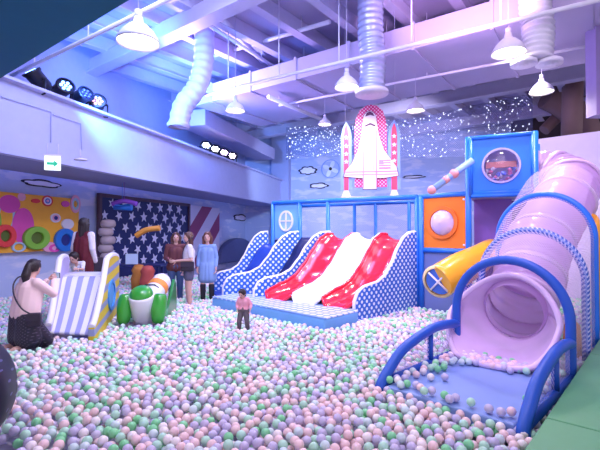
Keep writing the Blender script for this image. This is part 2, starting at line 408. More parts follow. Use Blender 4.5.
mb = MB(); mb.mi = keys.index('o'); mb.box((wA / 2, 0, (zA1 - zA0) / 2), (wA, .06, zA1 - zA0))
def mx(px): return on_left(px) - sA
def mz(px, py): return wz(px, py) - zA0
layer = [0]
def disc(px, py, rpx, rpy, key, ring=0):
    layer[0] += 1; y0 = -.032 - .002 * layer[0]; mb.mi = keys.index(key)
    sx = (mx(px + rpx) - mx(px - rpx)) / 2; sz = rpy / F * (wl0 + wdir * (mx(px) + sA)).y
    if ring: mb.ring((mx(px), mz(px, py)), 1, ring, y0, -.03, sx=sx, sz=sz)
    else: mb.prism(ell(mx(px), mz(px, py), sx, sz), y0, -.03)
H_ = zA1 - zA0
disc(2, 216, 9, 18, 'l', .72); disc(5, 204, 11, 9, 'p'); disc(19, 226, 11, 18, 'p'); disc(17, 197, 4, 4, 'k')
disc(43, 201, 5.5, 5.5, 'r'); disc(43, 201, 4, 4, 'w'); disc(43, 201, 2.6, 2.6, 'b'); disc(43, 201, 1.4, 1.4, 'k')
disc(31, 201, 4.5, 2.2, 'r'); disc(61, 204, 4, 3, 'p'); disc(71, 204, 5, 9, 'k', .6); disc(71, 204, 3.5, 6, 'l', .6)
disc(51, 218, 5, 4.5, 'w'); disc(51, 218, 3.6, 3.4, 'k'); disc(51, 218, 2, 2, 'n')
disc(45, 247, 7, 5, 'k'); disc(14, 247, 7, 5, 'l', .7); disc(50, 248, 6, 4, 'p', .5); disc(-12, 222, 8, 15, 'g'); disc(63, 224, 6, 5, 'w')
part('printed_board', mb, [pal[k] for k in keys], mural)
for px, py, r1, k1, k2, lab in ((-1, 236, 11, 'r', 'd', 'orange red ring'), (31, 238, 13, 'g', 'd', 'green ring around dark hole'), (60, 240, 10.5, 'b', 'n', 'blue ring')):
    mb = MB(); sx = (mx(px + r1) - mx(px - r1)) / 2; sz = 11.5 / F * (wl0 + wdir * (mx(px) + sA)).y
    mb.ring((mx(px), mz(px, py)), 1, .5, -.13, -.03, sx=sx, sz=sz)
    mb.mi = 1; mb.prism(ell(mx(px), mz(px, py), sx * .5, sz * .5), -.075, -.03)
    part('play_ring', mb, [pal[k1], pal[k2]], mural, label=lab, bevel=.02)
# pale blue skirting panel below mural
# starry navy panel
sA = on_left(96); sB = on_left(186); wA = sB - sA
z1s = wz(97, 194); M = wall_item(wl0, wdir, sA, 0, .08)
fl = thing('star_panel', 'navy wall panel covered with white stars in a brown frame', 'panel'); fl.matrix_world = M; W[fl.name] = M
mb = MB(); mb.box((wA / 2, 0, z1s / 2 - .05), (wA, .05, z1s)); mb.mi = 1
rows = 6; cols = 8
for r in range(rows):
    for c in range(cols):
        x = (c + (.5 if r % 2 else .0) + .35) * wA / cols; z = .5 + r * (z1s - .6) / (rows - .6)
        if x < wA - .25 and z < z1s - .15: mb.prism(star(x, z, .15 + .01 * c, (c * 7 + r) * .3), -.035, -.024)
part('star_print', mb, [navy, mat('star_white', (.78, .78, .9), .5)], fl)
mb = MB(); fm = mat('brown_frame', (.10, .05, .07), .5)
mb.box((wA / 2, -.03, z1s - .03), (wA + .1, .1, .1)); mb.box((0, -.03, z1s / 2 - .05), (.1, .1, z1s)); mb.box((wA, -.03, z1s / 2 - .05), (.1, .1, z1s))
part('frame', mb, fm, fl)
# red and white striped board
sA = on_left(187); sB = on_left(217); wA = sB - sA; z1b = wz(190, 204)
M = wall_item(wl0, wdir, sA, 0, .09)
mb = MB(); mb.box((wA / 2, 0, z1b / 2 - .05), (wA, .06, z1b))
o = part('striped_board', mb, mat_stripes('diagonal_stripes', (.72, .70, .82), (.30, .03, .12), 1.75, .5, 0, .5, slope=-1.1, other=2), None, M=M)
tag(o, 'tall wall board with diagonal dark red and white stripes', 'board')
# planet-like grey blue mound painted beside it
M = wall_item(wl0, wdir, on_left(236), 0, .1)
mb = MB(); ww = on_left(250) - on_left(217); mb.prism(ell(-.3, 0, ww * .55, wz(236, 238), 24, 0, PI), -.25, .05)
o = part('mound_cutout', mb, mat('mound_slate', (.10, .12, .25), .6), None, M=M, bevel=.05); tag(o, 'rounded slate blue mound standing between striped board and leftmost slide', 'mound')
# things in front of the starry panel
def at(px, d, z=0): return Vector(((px - 300) / F * d, d, z))
p = at(107, 11.2); t = thing('cushion_tower', 'tower of stacked beige round cushions left of the star panel', 'tower', p)
for k in range(5):
    mb = MB(); mb.lathe([(0, 0), (.15, .02), (.19, .08), (.19, .16), (.15, .22), (0, .24)], (0.03 * (-1) ** k, 0, .62 + k * .22), 20)
    part('cushion', mb, mat('beige_fabric', (.42, .34, .36), .8), t)
mb = MB(); mb.lathe([(.22, 0), (.2, .62), (0, .63)], (0, 0, 0), 20); part('base', mb, navy, t)
p = at(133, 10.8)
t = thing('display_table', 'low dark blue display table in front of the star panel', 'table', p)
mb = MB(); mb.box((.0, 0, .55), (1.6, .5, .06)); part('table_top', mb, navy, t, bevel=.01)
for a in (-.7, .7):
    for b in (-.18, .18):
        mb = MB(); mb.box((a, b, .2), (.06, .06, .64)); part('leg', mb, navy, t)
mb = MB()
mb.tube(smooth_path([P(136, 236, 10.7), P(146, 230, 10.7), P(160, 228, 10.7)]), .07)
single('foam_noodle', mb, mat('amber_foam', (.75, .3, .04), .6), 'amber curved foam noodle leaning before the star panel', 'foam noodle')
mb = MB(); q = P(122, 208, 11.2); mb.tube([q + Vector((-.22, 0, 0)), q + Vector((.25, 0, .03))], [.05, .1], 14); mb.box(q + Vector((0, 0, .06)), (.1, .7, .02)); mb.box(q + Vector((-.2, 0, .1)), (.1, .03, .14))
mb.tube([q + Vector((0, 0, .05)), (q.x, q.y, 2.71)], .006, 6)
single('toy_plane', mb, mat('toy_blue', (.02, .2, .7), .4), 'small blue toy plane hanging before the star panel', 'toy plane')
q = P(132, 242, 10.6); mb = MB(); mb.box((q.x, q.y, .58 + .14), (.30, .04, .26))
single('notice_card', mb, mat('card_pale_blue', (.55, .68, .85), .5), 'pale blue card standing on the display table', 'card')
mb = MB(); mb.tube(smooth_path([P(112, 204, 11), P(124, 201, 11), P(137, 204, 11)]), .06); mb.tube([P(124, 201, 11), (P(124, 201, 11).x, 11, 2.71)], .006, 5)
single('foam_noodle', mb, mat('violet_foam', (.22, .06, .45), .6), 'violet curved foam noodle hanging high before the star panel', 'foam noodle')
for k, (px, dd, c_, lab) in enumerate(((139, 10.2, (.80, .30, .05), 'orange foam block behind the green and white rocker'), (148, 9.9, (.75, .12, .1), 'red foam block behind the rocker, beside the orange one'))):
    q = at(px, dd); mb = MB(); mb.lathe([(0, 0), (.16, 0), (.18, .3), (.14, .42), (.17, .5), (.1, .62), (0, .64)], q + Vector((0, 0, -.02)), 14)
    single('foam_block', mb, mat('foam_%d' % k, tuple(v_ * .6 for v_ in c_), .7), lab, 'foam block')

# ------------------------------------------------------------------ exit sign, emergency lamp
q = P(52, 163, 6.2); t = thing('exit_sign', 'small lit white sign with green running figure and arrow, hung under the gallery', 'sign', q, math.radians(18))
mb = MB(); mb.box((0, 0, 0), (.21, .05, .21)); part('lit_panel', mb, mat('exit_lit_white', (.85, .95, .92), .5, emit=.75), t, bevel=.008)
gm = mat('exit_green', (.02, .45, .22), .5, emit=.25)
mb = MB(); mb.prism([(-.07, .01), (.02, .01), (.02, .045), (.08, -.01), (.02, -.065), (.02, -.03), (-.07, -.03)], -.032, -.026)
part('arrow', mb, gm, t)
mb = MB(); mb.box((0, 0, .115), (.23, .07, .025)); mb.tube([(-.07, 0, .12), (-.07, 0, 2.71 - q.z)], .006, 6); mb.tube([(.07, 0, .12), (.07, 0, 2.71 - q.z)], .006, 6)
part('hanger', mb, steel_m, t)
q = P(80, 160, 6.6); t = thing('ceiling_speaker', 'small grey dish fitting hung under the gallery right of the exit sign', 'fitting', q)
mb = MB(); mb.lathe([(.01, .03), (.09, .02), (.1, 0), (.01, -.01)], n=20); part('dish', mb, steel_m, t)
mb = MB(); mb.tube([(0, 0, .02), (0, 0, 2.71 - q.z)], .008, 6); part('rod', mb, steel_m, t)

# ------------------------------------------------------------------ pendant lamps
shade_m = mat('enamel_shade', (.75, .73, .80), .4)
glow_m = mat('lamp_glow', (1, .95, .85), .4, emit=7, ecol=(1, .86, .66))
LAMP = None
def pendant(q, scale, label, power, top=CZ):
    t = thing('pendant_lamp', label, 'pendant lamp', q, group='dome pendant lamps')
    s = scale
    mb = MB(); pr = [(.225 * s, -.02 * s), (.215 * s, .02 * s), (.17 * s, .10 * s), (.10 * s, .17 * s), (.055 * s, .20 * s), (.045 * s, .26 * s), (0.001, .265 * s)]
    mb.lathe(pr, n=36); part('lamp_shade', mb, shade_m, t, solid=.006)
    mb = MB(); mb.lathe([(.001, .075 * s), (.10 * s, .07 * s), (.15 * s, .05 * s), (.17 * s, .02 * s), (.12 * s, .0), (.001, -.012 * s)], n=28)
    part('bulb', mb, glow_m, t)
    mb = MB(); mb.tube([(0, 0, .24 * s), (0, 0, .34 * s)], .04 * s, 14); part('lamp_holder', mb, steel_m, t)
    mb = MB(); mb.tube([(0, 0, .34 * s), (0, 0, top - q.z)], .006, 6); part('cord', mb, steel_m, t)
    if power:
        l = bpy.data.lights.new('pendant_light', 'SPOT'); l.energy = power; l.color = (1, .90, .84); l.spot_size = math.radians(150); l.spot_blend = .5; l.shadow_soft_size = .14
        o = bpy.data.objects.new('pendant_light', l); C.objects.link(o); o.location = (q.x, q.y, q.z - .03 * s - .02)
pendant(P(137, 40, 5.0), 1.1, 'big lit dome pendant lamp at upper left, under the dark overhang', 120)
PW = 150
pendant(P(235, 110, 9.6), 1, 'lit dome pendant lamp on left end of the long white pipe', PW)
pendant(P(347, 86, 8.15), 1.05, 'lit dome pendant lamp on the pipe left of the silver hanging duct', PW)
pendant(P(510, 51, 6.75), 1.15, 'large lit dome pendant lamp left of the white ribbed duct', PW)
pendant(P(416, 110, 9.8), .95, 'small lit dome pendant lamp above right of the shuttle cutout', PW)
pendant(P(543, 91, 8.46), 1.0, 'lit dome pendant lamp above the round-window box', PW)
pendant(P(325, 124, 11.4), .8, 'small dim dome pendant lamp left of the shuttle cutout', 0)

# pipes and ducts
def pipe(name, pts, r, label, cat, m=steel_m, **kw):
    mb = MB(); mb.tube(pts, r, 12); return single(name, mb, m, label, cat, **kw)
pa, pb = Vector((-2.3, 10.2, 4.75)), Vector((6.3, 4.75, 4.75))
def hangers(mb, a, b, n, r=.012):
    for i in range(n):
        c = a.lerp(b, (i + .5) / n); mb.tube([c, (c.x, c.y, CZ)], r, 6)
mb = MB(); mb.tube([pa, pb], .035, 12); hangers(mb, pa, pb, 7); single('lighting_pipe', mb, white_m, 'long white pipe with three dome lamps crossing the ceiling', 'pipe')
a, b = Vector((-6.5, 8.4, 4.2)), Vector((-1.0, 4.6, 4.2)); mb = MB(); mb.tube([a, b], .03, 12); hangers(mb, a, b, 4); single('lighting_pipe', mb, white_m, 'white conduit pipe passing behind the big upper left lamp', 'pipe')
a, b = Vector((-.6, 11.9, 5.0)), Vector((6.5, 7.5, 5.0)); mb = MB(); mb.tube([a, b], .03, 12); hangers(mb, a, b, 5); single('lighting_pipe', mb, white_m, 'thin white pipe at the back above the shuttle cutout', 'pipe')
for (pp, r, lab) in (((P(200, 18, 9.0), P(302, 84, 13.6)), .045, 'slanting white pipe left of the pendant lamps row'),
                     ((P(268, 96, 11), P(324, 120, 13.3)), .06, 'short fat white pipe ending near the small dim lamp'),
                     ((P(262, 75, 12.5), P(420, 25, 9.6)), .05, 'white pipe under the middle ceiling joists'),
                     ((P(196, 60, 12.5), P(330, 20, 9.3)), .05, 'white pipe crossing below the left ceiling joists'),
                     ((P(205, 0, 8.6), P(262, 60, 12.0)), .07, 'fat lavender pipe running over the left lamp'),
                     ((P(215, 44, 11.0), P(268, 74, 13.2)), .04, 'thin pipe left of the panelled duct'),
                     ((P(395, 62, 10.6), P(610, 0, 7.8)), .06, 'white pipe above the wide panelled air duct')):
    z = (pp[0].z + pp[1].z) / 2; a = Vector((pp[0].x, pp[0].y, pp[0].z)); b = Vector(pp[1])
    mb = MB(); mb.tube([a, b], r, 12); hangers(mb, a, b, 3, .008); single('ceiling_pipe', mb, white_m, lab, 'pipe')
# wide duct
a, b = Vector((-1.38, 14.6, 5.35)) - j1 * 1.45, Vector((9.4, 6.9, 5.35)) - j1 * 1.45
mb = MB(); mb.beam(a, b, 2.9, .5)
for i in range(9):
    c = a.lerp(b, (i + .5) / 9); d_ = (b - a).normalized() * .03; mb.beam(c - d_, c + d_, 2.96, .57)
single('air_duct', mb, mat('duct_paint', (.52, .46, .66), .5, scale=1.5), 'wide boxy lavender air duct running across the rear ceiling', 'air duct')
a, b = Vector((-3.4, 13.2, 5.0)), Vector((-1.6, 19.5, 5.0)); mb = MB(); mb.beam(a, b, .9, .5); hangers(mb, a, b, 3); single('air_duct', mb, MATS['duct_paint'], 'boxy duct near the left gallery running to the back wall', 'air duct')
# white fabric-like ceiling sheet near lower top right
def corrug(path, r, amp, pitch, n=22):
    pts = smooth_path(path, 40); mb = MB(); L = 0; rs = []
    for i, p_ in enumerate(pts):
        if i: L += (p_ - pts[i - 1]).length
        rs.append(r + amp * math.sin(2 * PI * L / pitch))
    mb.tube(pts, rs, n); return mb
q = P(372, 92, 8.3)
t = thing('hanging_duct', 'silver foil duct hanging straight down above the shuttle cutout', 'air duct', q)
part('duct_sleeve', corrug([(0, 0, 0), (0.02, 0, .6), (-.02, 0, 1.3), (0, 0, CZ - q.z)], .25, .012, .12), mat('foil_blue_silver', (.55, .60, .80), .3, metal=.5), t)
mb = MB(); mb.lathe([(.01, -.03), (.1, -.05), (.11, -.02), (.2, -.05), (.21, -.02), (.33, -.04), (.33, .03), (.28, .05)], n=28); part('diffuser', mb, white_m, t)
q = P(538, 62, 6.8); t = thing('hanging_duct', 'white ribbed fabric duct with two round diffusers at upper right', 'air duct', q)
part('duct_sleeve', corrug([(0, 0, .05), (0.03, 0, .6), (-.02, 0, 1.0), (0, 0, CZ - q.z)], .23, .02, .09), mat('white_ribbed_fabric', (.75, .72, .82), .6), t)
for s_ in (-.2, .2):
    mb = MB(); mb.lathe([(.01, -.02), (.07, -.04), (.08, -.01), (.14, -.04), (.15, -.01), (.2, -.03), (.2, .03), (.15, .06)], (s_, -.05 * s_, 0), 24); part('diffuser', mb, white_m, t)
q = P(178, 126, 10); t = thing('hanging_duct', 'lavender elbow duct hanging over the left gallery', 'air duct', q)
part('duct_sleeve', corrug([(0, 0, 0), (.12, 0, .5), (.42, .1, 1.0), (.55, .2, 1.7), (.55, .2, CZ - q.z)], .24, .01, .2), mat('duct_lilac', (.62, .60, .80), .5), t)
mb = MB(); mb.lathe([(.25, -.02), (.27, 0), (.27, .06), (.24, .06)], n=24); part('rim', mb, steel_m, t)
# brown pipes in the dark opening, upper right
brown = mat('brown_duct', (.22, .14, .13), .6)
pipe('brown_duct', smooth_path([P(548, 95, 14.5), P(566, 105, 14.5), P(585, 125, 14.5), P(592, 170, 14.5)]), .45, 'thick brown curved duct in the dark opening at upper right', 'air duct', brown)
pipe('brown_duct', smooth_path([P(545, 130, 15.2), P(565, 112, 15.2), P(600, 95, 15.2)]), .2, 'thin brown pipe crossing the dark opening at upper right', 'air duct', brown)
pipe('brown_duct', [P(575, 60, 13.5), P(572, 150, 13.5)], .3, 'upright brown duct in the dark opening at upper right', 'air duct', brown)

# ------------------------------------------------------------------ stage lights on the parapet
can_m = mat('stage_light_black', (.012, .012, .02), .4)
def stage_light(px, py, d, rz, tilt, ecol, es, label):
    q = P(px, py, d)
    t = thing('stage_light', label, 'stage light', q, rz, 'black stage lights along the gallery parapet')
    s = .95; t.scale = (1.5, 1.5, 1.3)
    R = Matrix.Rotation(tilt, 3, 'X')
    mb = MB(); mb.lathe([(.001, -.14), (.07, -.14), (.10, -.08), (.105, .10), (.12, .12), (.12, .15), (.1, .15)], n=22, R=R); part('housing', mb, can_m, t)
    mb = MB(); mb.lathe([(.001, .12), (.1, .12)], n=22, R=R)
    for k in range(7):
        a = k * PI / 3; c = R @ Vector((0 if k == 6 else .055 * math.cos(a), 0 if k == 6 else .055 * math.sin(a), .135)); mb.mi = 1; mb.sphere(c, .022, 8, 6)
    part('lens', mb, [black, mat('led_%02d' % int(es * 10 + ecol[0] * 7), ecol, .3, emit=es)], t)
    mb = MB(); zb = 3.975 - q.z; mb.tube([(-.14, 0, 0), (-.14, 0, zb), (.14, 0, zb), (.14, 0, 0)], .012, 8); mb.tube([(-.14, 0, 0), (-.1, 0, 0)], .02, 8); mb.tube([(.14, 0, 0), (.1, 0, 0)], .02, 8); part('yoke', mb, can_m, t)
    return t
def par(px): 
    b0 = pa0 + nl * .1; s_ = s_on(b0, wdir, px); return (b0 + wdir * s_)
BW = ['leftmost of the four black stage lights, glowing blue on top', 'second black stage light from the left, with blue lenses', 'third black stage light from the left, facing away', 'fourth black stage light, its lens faintly pink']
for i, (px, ec, es, tl) in enumerate(((38, (.15, .35, 1), 14, .75), (60, (.15, .3, 1), 5, 1.35), (79, (.05, .05, .3), .6, 1.3), (96, (.9, .5, .6), 1.2, 1.5))):
    b = par(px); zz = 4.18; y = HY - (zz - EYE) / b.y * F; stage_light(px, y, b.y, (-.6, .9, 1.1, .5)[i], tl, ec, es, BW[i])
BW = ['leftmost stage light of the far cluster, blue-white glow', 'second stage light of the far cluster, white glow', 'third stage light of the far cluster, violet glow', 'rightmost stage light of the far cluster, violet-white glow']
for i, (px, ec, es) in enumerate(((204, (.5, .6, 1), 12), (213, (.9, .9, 1), 16), (222, (.7, .5, 1), 14), (230, (.9, .75, 1), 12))):
    b = par(px); zz = 4.13; y = HY - (zz - EYE) / b.y * F; t = stage_light(px, y, b.y, .5, 1.3, ec, es, BW[i]); t.scale = (1.7, 1.7, 1.3)
# conduit boxes on parapet face
mb = MB(); fp = Vector((-4.93, 6.9, 0)) - nl * .02
def onp(px, py):
    s_ = s_on(fp, wdir, px); c = fp + wdir * s_; return Vector((c.x, c.y, EYE + (HY - py) / F * c.y))
mb.tube([onp(0, 96), onp(50, 111), onp(50, 142)], .012, 6); mb.tube([onp(52, 114), onp(80, 123), onp(81, 150)], .012, 6)
single('conduit', mb, parapet_m, 'thin conduit lines on the gallery parapet face', 'conduit')

# ------------------------------------------------------------------ net of fairy lights on the back wall
n0 = P(286, 165, 17.2); n1 = P(534, 160, 13.6); nb = Vector((n0.x, n0.y, 0)); nd = (Vector((n1.x, n1.y, 0)) - nb); NL = nd.length; nd.normalize()
t = thing('fairy_light_net', 'net of tiny white fairy lights hung across the upper back wall', 'light net', (nb.x, nb.y, 3.95))
net_far = mat_net('fine_net', (.10, .12, .28), .06, .22)
def netpt(u, v):
    x = u * NL; zt = 5.7 + .25 * u - .3 * math.sin(PI * u); zb = 4.15 + .12 * math.sin(PI * 2 * u) - .3 * u + .2
    z = zb + (zt - zb) * v; return nb + nd * x + Vector((nd.y, -nd.x, 0)) * .1 * math.sin(x * 2) + Vector((0, 0, z))
mb = MB(); mb.grid(lambda u, v: (netpt(u, v), (u * NL, v * 1.3)), 40, 8); part('net', mb, net_far, t, local=False)
mb = MB(); rnd = random.Random(3)
for i in range(620):
    u, v = rnd.random(), rnd.random() ** .9
    mb.sphere(netpt(u, v) + Vector((0, -.03, 0)), rnd.choice((.009, .012, .018)), 5, 4)
part('fairy_light', mb, mat('fairy_glow', (.8, .85, 1), .4, emit=1.6), t, local=False, kind='stuff')
mb = MB()
for u in (0, .25, .5, .75, 1):
    p_ = netpt(u, 1); mb = MB(); mb.tube([p_, (p_.x, p_.y, CZ)], .006, 5); part('hanging_cord', mb, steel_m, t, local=False)

# ------------------------------------------------------------------ play frame, deck and panels
FA = Vector((2.24, 8.0, 0)); fdir = Vector((-1, .6, 0)).normalized(); fback = Vector((.6, 1, 0)).normalized(); FT = 2.07
def fpt(px): return FA + fdir * s_on(FA, fdir, px)
L0 = fpt(273)
fr = thing('play_structure', 'blue steel play structure with raised deck carrying the slides', 'play structure', (FA.x, FA.y, -.28))
for px in (273, 300, 328, 417):
    b = fpt(px); mb = MB(); mb.tube([(b.x, b.y, -.25), (b.x, b.y, FT)], .045, 14); part('post', mb, blue_frame, fr, local=False)
for px in (353, 390, 330):
    b = fpt(px) + fback * 1.3; b = Vector((b.x, b.y, 0)); mb = MB(); mb.tube([(b.x, b.y, -.25), (b.x, b.y, FT)], .04, 14); part('post', mb, blue_frame, fr, local=False)
a = fpt(273); b = fpt(417); mb = MB(); mb.tube([(a.x, a.y, FT), (b.x, b.y, FT)], .05, 14); part('top_rail', mb, blue_frame, fr, local=False)
a2, b2 = a + fback * 1.3, b + fback * 1.3; mb = MB(); mb.tube([(a2.x, a2.y, FT), (b2.x, b2.y, FT)], .04, 14); part('top_rail', mb, blue_frame, fr, local=False)
for p_, q_ in ((a, a2), (b, b2)):
    mb = MB(); mb.tube([(p_.x, p_.y, FT), (q_.x, q_.y, FT)], .045, 14); part('top_rail', mb, blue_frame, fr, local=False)
def strip(a, b, z0, z1, th=.03):
    d = (b - a).normalized(); nn = Vector((-d.y, d.x, 0)) * th; k = MB(); k.prism([(p_.x, p_.y) for p_ in (a, b, b + nn, a + nn)], z0, z1, 'xy'); return k
mb = MB(); mb.prism([(p_.x, p_.y) for p_ in (a, b, b2, a2)], 1.16, 1.22, 'xy'); part('deck', mb, navy, fr, local=False)
part('skirt_panel', strip(a, b, -.25, 1.16), navy, fr, local=False)
part('back_net', (lambda k: k.grid(lambda u, v: (a2.lerp(b2, u) + Vector((0, 0, 1.22 + .85 * v)), (u * 3.4, v * .85)), 2, 2))(MB()), mat_net('white_net', (.75, .74, .85), .05, .12), fr, local=False)
# light panel with oval window between first two posts
wa = fpt(275); wb = fpt(298)
cyan_p = mat('pale_cyan_panel', (.17, .45, .80), .5)
wmid = (wa + wb) / 2; Mw = Matrix.Translation((wmid.x, wmid.y, 1.4 + (HY - 221) / F * wmid.y)) @ Matrix.Rotation(math.atan2(-fdir.y, -fdir.x), 4, 'Z')
wp = thing('window_panel', 'pale blue panel with white oval cross window at left end of frame', 'panel'); wp.matrix_world = Mw; W[wp.name] = Mw
hw = (wb - wa).length / 2
mb = MB(); mb.box((0, .01, 0), (hw * 2, .02, .78)); part('board', mb, cyan_p, wp)
mb = MB(); mb.ring((0, 0), .19, .155, -.03, 0, sx=1, sz=1.25); mb.box((0, -.02, 0), (.03, .02, .42)); mb.box((0, -.02, 0), (.34, .02, .03)); part('window_frame', mb, white, wp)
mb = MB(); mb.prism(ell(0, 0, .16, .2), -.008, .0); part('pane', mb, mat('pane_blue', (.35, .60, .85), .2), wp)

# right bay: orange panel, box above, grey-blue panel below
R0 = fpt(419); R1 = Vector((2.93, 7.3, 0)); Rb = Vector((3.85, 6.86, 0))
tw = thing('play_tower', 'blue steel climbing tower with orange porthole panel and round-window box', 'play tower', (R1.x, R1.y, -.28))
def uframe(a, b, zc):
    m_ = (a + b) / 2; return Matrix.Translation((m_.x, m_.y, zc)) @ Matrix.Rotation(math.atan2(b.y - a.y, b.x - a.x), 4, 'Z'), (b - a).length
Wt = W[tw.name].inverted()
Mo, lo = uframe(R0, R1, 1.57)
mb = MB(); mb.box((0, .01, 0), (lo - .06, .03, .92)); ob = part('porthole_panel', mb, orange, tw, M=Wt @ Mo, label='orange square panel')
mb = MB(); mb.ring((0, 0), .30, .235, -.045, -.005); part('porthole_rim', mb, mat('orange_rim', (.85, .2, .03), .4), ob)
mb = MB(); mb.M = Matrix.Rotation(PI / 2, 4, 'X'); mb.lathe([(.24, 0.005), (.2, .07), (.12, .12), (.001, .14)], n=28); part('porthole_bubble', mb, mat('bubble_lilac', (.72, .6, .85), .12, coat=1), ob)
mb = MB()
for a_ in (-1, 1):
    for b_2 in (-1, 1): mb.sphere((a_ * lo * .42, -.01, b_2 * .4), .022, 8, 6)
part('bolts', mb, white, ob)
part('lower_panel', strip(R0 + Vector((.02, 0, 0)), R1, -.2, 1.06), mat('slate_blue_panel', (.16, .22, .48), .5), tw, local=False)
for c_, z1_ in ((R0 + Vector((.03, -.05, 0)), FT), (R1, 3.05), (Rb, 3.05), (R1 + fback * 1.2, 3.05), (Rb + fback * 1.2, 3.05)):
    mb = MB(); mb.tube([(c_.x, c_.y, -.25), (c_.x, c_.y, z1_)], .05, 14); part('post', mb, blue_frame, tw, local=False)
for z_ in (FT, 1.06):
    mb = MB(); mb.tube([(R0.x, R0.y, z_), (R1.x, R1.y, z_)], .045, 12); mb.tube([(R1.x, R1.y, z_), (Rb.x, Rb.y, z_)], .045, 12); part('rail', mb, blue_frame, tw, local=False)
deep = mat('deep_violet_fabric', (.10, .06, .30), .7)
part('inner_panel', strip(R1 + fback * 1.15, Rb + fback * 1.15, -.25, 2.0), deep, tw, local=False)
part('inner_panel', strip(R1 + fback * .6, Rb + fback * .6 - Vector((.35, -.17, 0)), .9, 2.0), mat('violet_panel', (.28, .16, .62), .6), tw, local=False)
# window box
boxb = mat('box_blue_panel', (.02, .22, .80), .4)
Mb, lb = uframe(R1 + Vector((.0, -.03, 0)), Rb, 2.52)
mb = MB(); hz = .5; x0 = lb / 2 - .03
ro = [(-x0, -hz), (x0, -hz), (x0, hz), (-x0, hz)]; N = 32; mb.prism([(0, 0)] + [(0, 0)], 0, 0) if False else None
# square board with a round hole
rad = .27; out = []; vs = []; 
for y_ in (0, .04):
    for i in range(N):
        a_ = 2 * PI * i / N; c_, s_ = math.cos(a_), math.sin(a_); k_ = min(x0 / max(abs(c_), 1e-6), hz / max(abs(s_), 1e-6)); vs.append((c_ * k_, y_, s_ * k_))
    for i in range(N):
        a_ = 2 * PI * i / N; vs.append((math.cos(a_) * rad, y_, math.sin(a_) * rad))
fs = []
for i in range(N):
    j = (i + 1) % N
    fs += [(i, j, N + j, N + i), (2 * N + j, 2 * N + i, 3 * N + i, 3 * N + j), (j, i, 2 * N + i, 2 * N + j), (N + i, N + j, 3 * N + j, 3 * N + i)]
mb.add(vs, fs); wbx = part('window_box', mb, boxb, tw, M=Wt @ Mb)
mb = MB(); mb.box((0, .55, hz), (x0 * 2, 1.1, .03)); mb.box((0, .55, -hz), (x0 * 2, 1.1, .03)); mb.box((-x0, .55, 0), (.03, 1.1, hz * 2)); mb.box((x0 + .02, .9, 0), (.03, .4, hz * 2)); mb.box((0, .35, 0), (x0 * 2, .03, hz * 2))
part('box_body', mb, mat('box_side_white', (.55, .55, .85), .5), wbx)
mb = MB(); mb.ring((0, 0), .30, .265, -.03, 0); part('window_rim', mb, mat('rim_lilac', (.5, .45, .8), .3), wbx)
mb = MB(); mb.M = Matrix.Rotation(PI / 2, 4, 'X'); mb.lathe([(.27, 0), (.23, .08), (.14, .13), (.001, .15)], n=32)
part('window_bubble', mb, mat('clear_bubble', (.95, .9, 1), .05, trans=1, vary=0), wbx)
mb = MB(); rnd = random.Random(5)
for i in range(26):
    a_ = rnd.uniform(PI * 1.1, PI * 1.95); r_ = rnd.uniform(.1, .22); mb.mi = i % 3; mb.sphere((r_ * math.cos(a_), .06 + rnd.random() * .06, r_ * math.sin(a_)), .028, 8, 6)
part('bubble_contents', mb, [mat('bead_pink', (.9, .3, .6), .3), mat('bead_white', (.9, .85, .95), .3), mat('bead_blue', (.2, .3, .9), .3)], wbx)
mb = MB(); mb.box((0, .09, .02), (.36, .03, .08), 0); part('plaque', mb, mat('plaque_salmon', (.75, .3, .3), .4), wbx)
mb = MB()
for z_ in (-hz, hz): mb.tube([(-x0, -.01, z_), (x0, -.01, z_)], .035, 10)
for x_ in (-x0, x0): mb.tube([(x_, -.01, -hz), (x_, -.01, hz)], .035, 10)
part('edge_pipe', mb, blue_frame, wbx)
# rocket boom sticking out left of the box
mb = MB(); a = P(432, 190, 7.0); b = P(473, 160, 6.95)
mb.tube([a, b], .055, 14); mb.mi = 1; mb.sphere(a, .075); mb.tube([a.lerp(b, .3), a.lerp(b, .4)], .06, 14); mb.sphere(a.lerp(b, .55), .08)
mb.mi = 0; mb.tube([b, (R1.x, R1.y, 2.62)], .03, 8)
single('rocket_boom', mb, [mat('boom_blue', (.25, .45, .85), .4), mat('boom_salmon', (.75, .35, .35), .4)], 'slanting light blue boom with salmon knobs left of the window box', 'boom')

# ------------------------------------------------------------------ shuttle cutout standing on the play frame
qd = 8.9; k_ = qd / F
c0 = P(371.5, 196, qd)
sh = thing('shuttle_cutout', 'large cutout of a white space shuttle with pink arch and boosters', 'cutout', (c0.x, c0.y, FT + .05), math.radians(-8))
zoff = c0.z - (FT + .05)
def S(pts): return [((x - 371.5) * k_, (196 - y) * k_ + zoff) for x, y in pts]
outl = mat('outline_plum', (.10, .02, .10), .5)
arch = [(355, 187), (355, 130), (356, 118), (360, 109), (366, 104.5), (371, 103.5), (377, 105), (383, 110), (386, 119), (387, 130), (387, 187)]
mb = MB(); mb.prism(S(arch), .03, .06); part('arch_board', mb, mat_dots('pink_dots', (.75, .03, .22), (.95, .6, .8), .075, .2), sh, bevel=.004)
body = [(344, 176), (346, 170), (352, 163), (358, 150), (361.5, 135), (363, 122), (364, 115), (367, 111.5), (370, 110.5), (373, 111.5), (376, 115), (377, 122), (379, 135), (384, 150), (391, 160), (396, 167), (398, 176), (384, 178), (377, 178), (377, 189), (363, 189), (363, 178)]
mb = MB(); mb.prism([( x * 1.03, (z - .9) * 1.015 + .9) for x, z in S(body)], 0, .03); mb.mi = 1; mb.prism(S(body), -.012, .002)
mb.mi = 0; mb.prism(S([(365.5, 116), (367, 112.5), (370, 111), (373, 112.5), (375, 116), (370.5, 114.5)]), -.018, -.01)
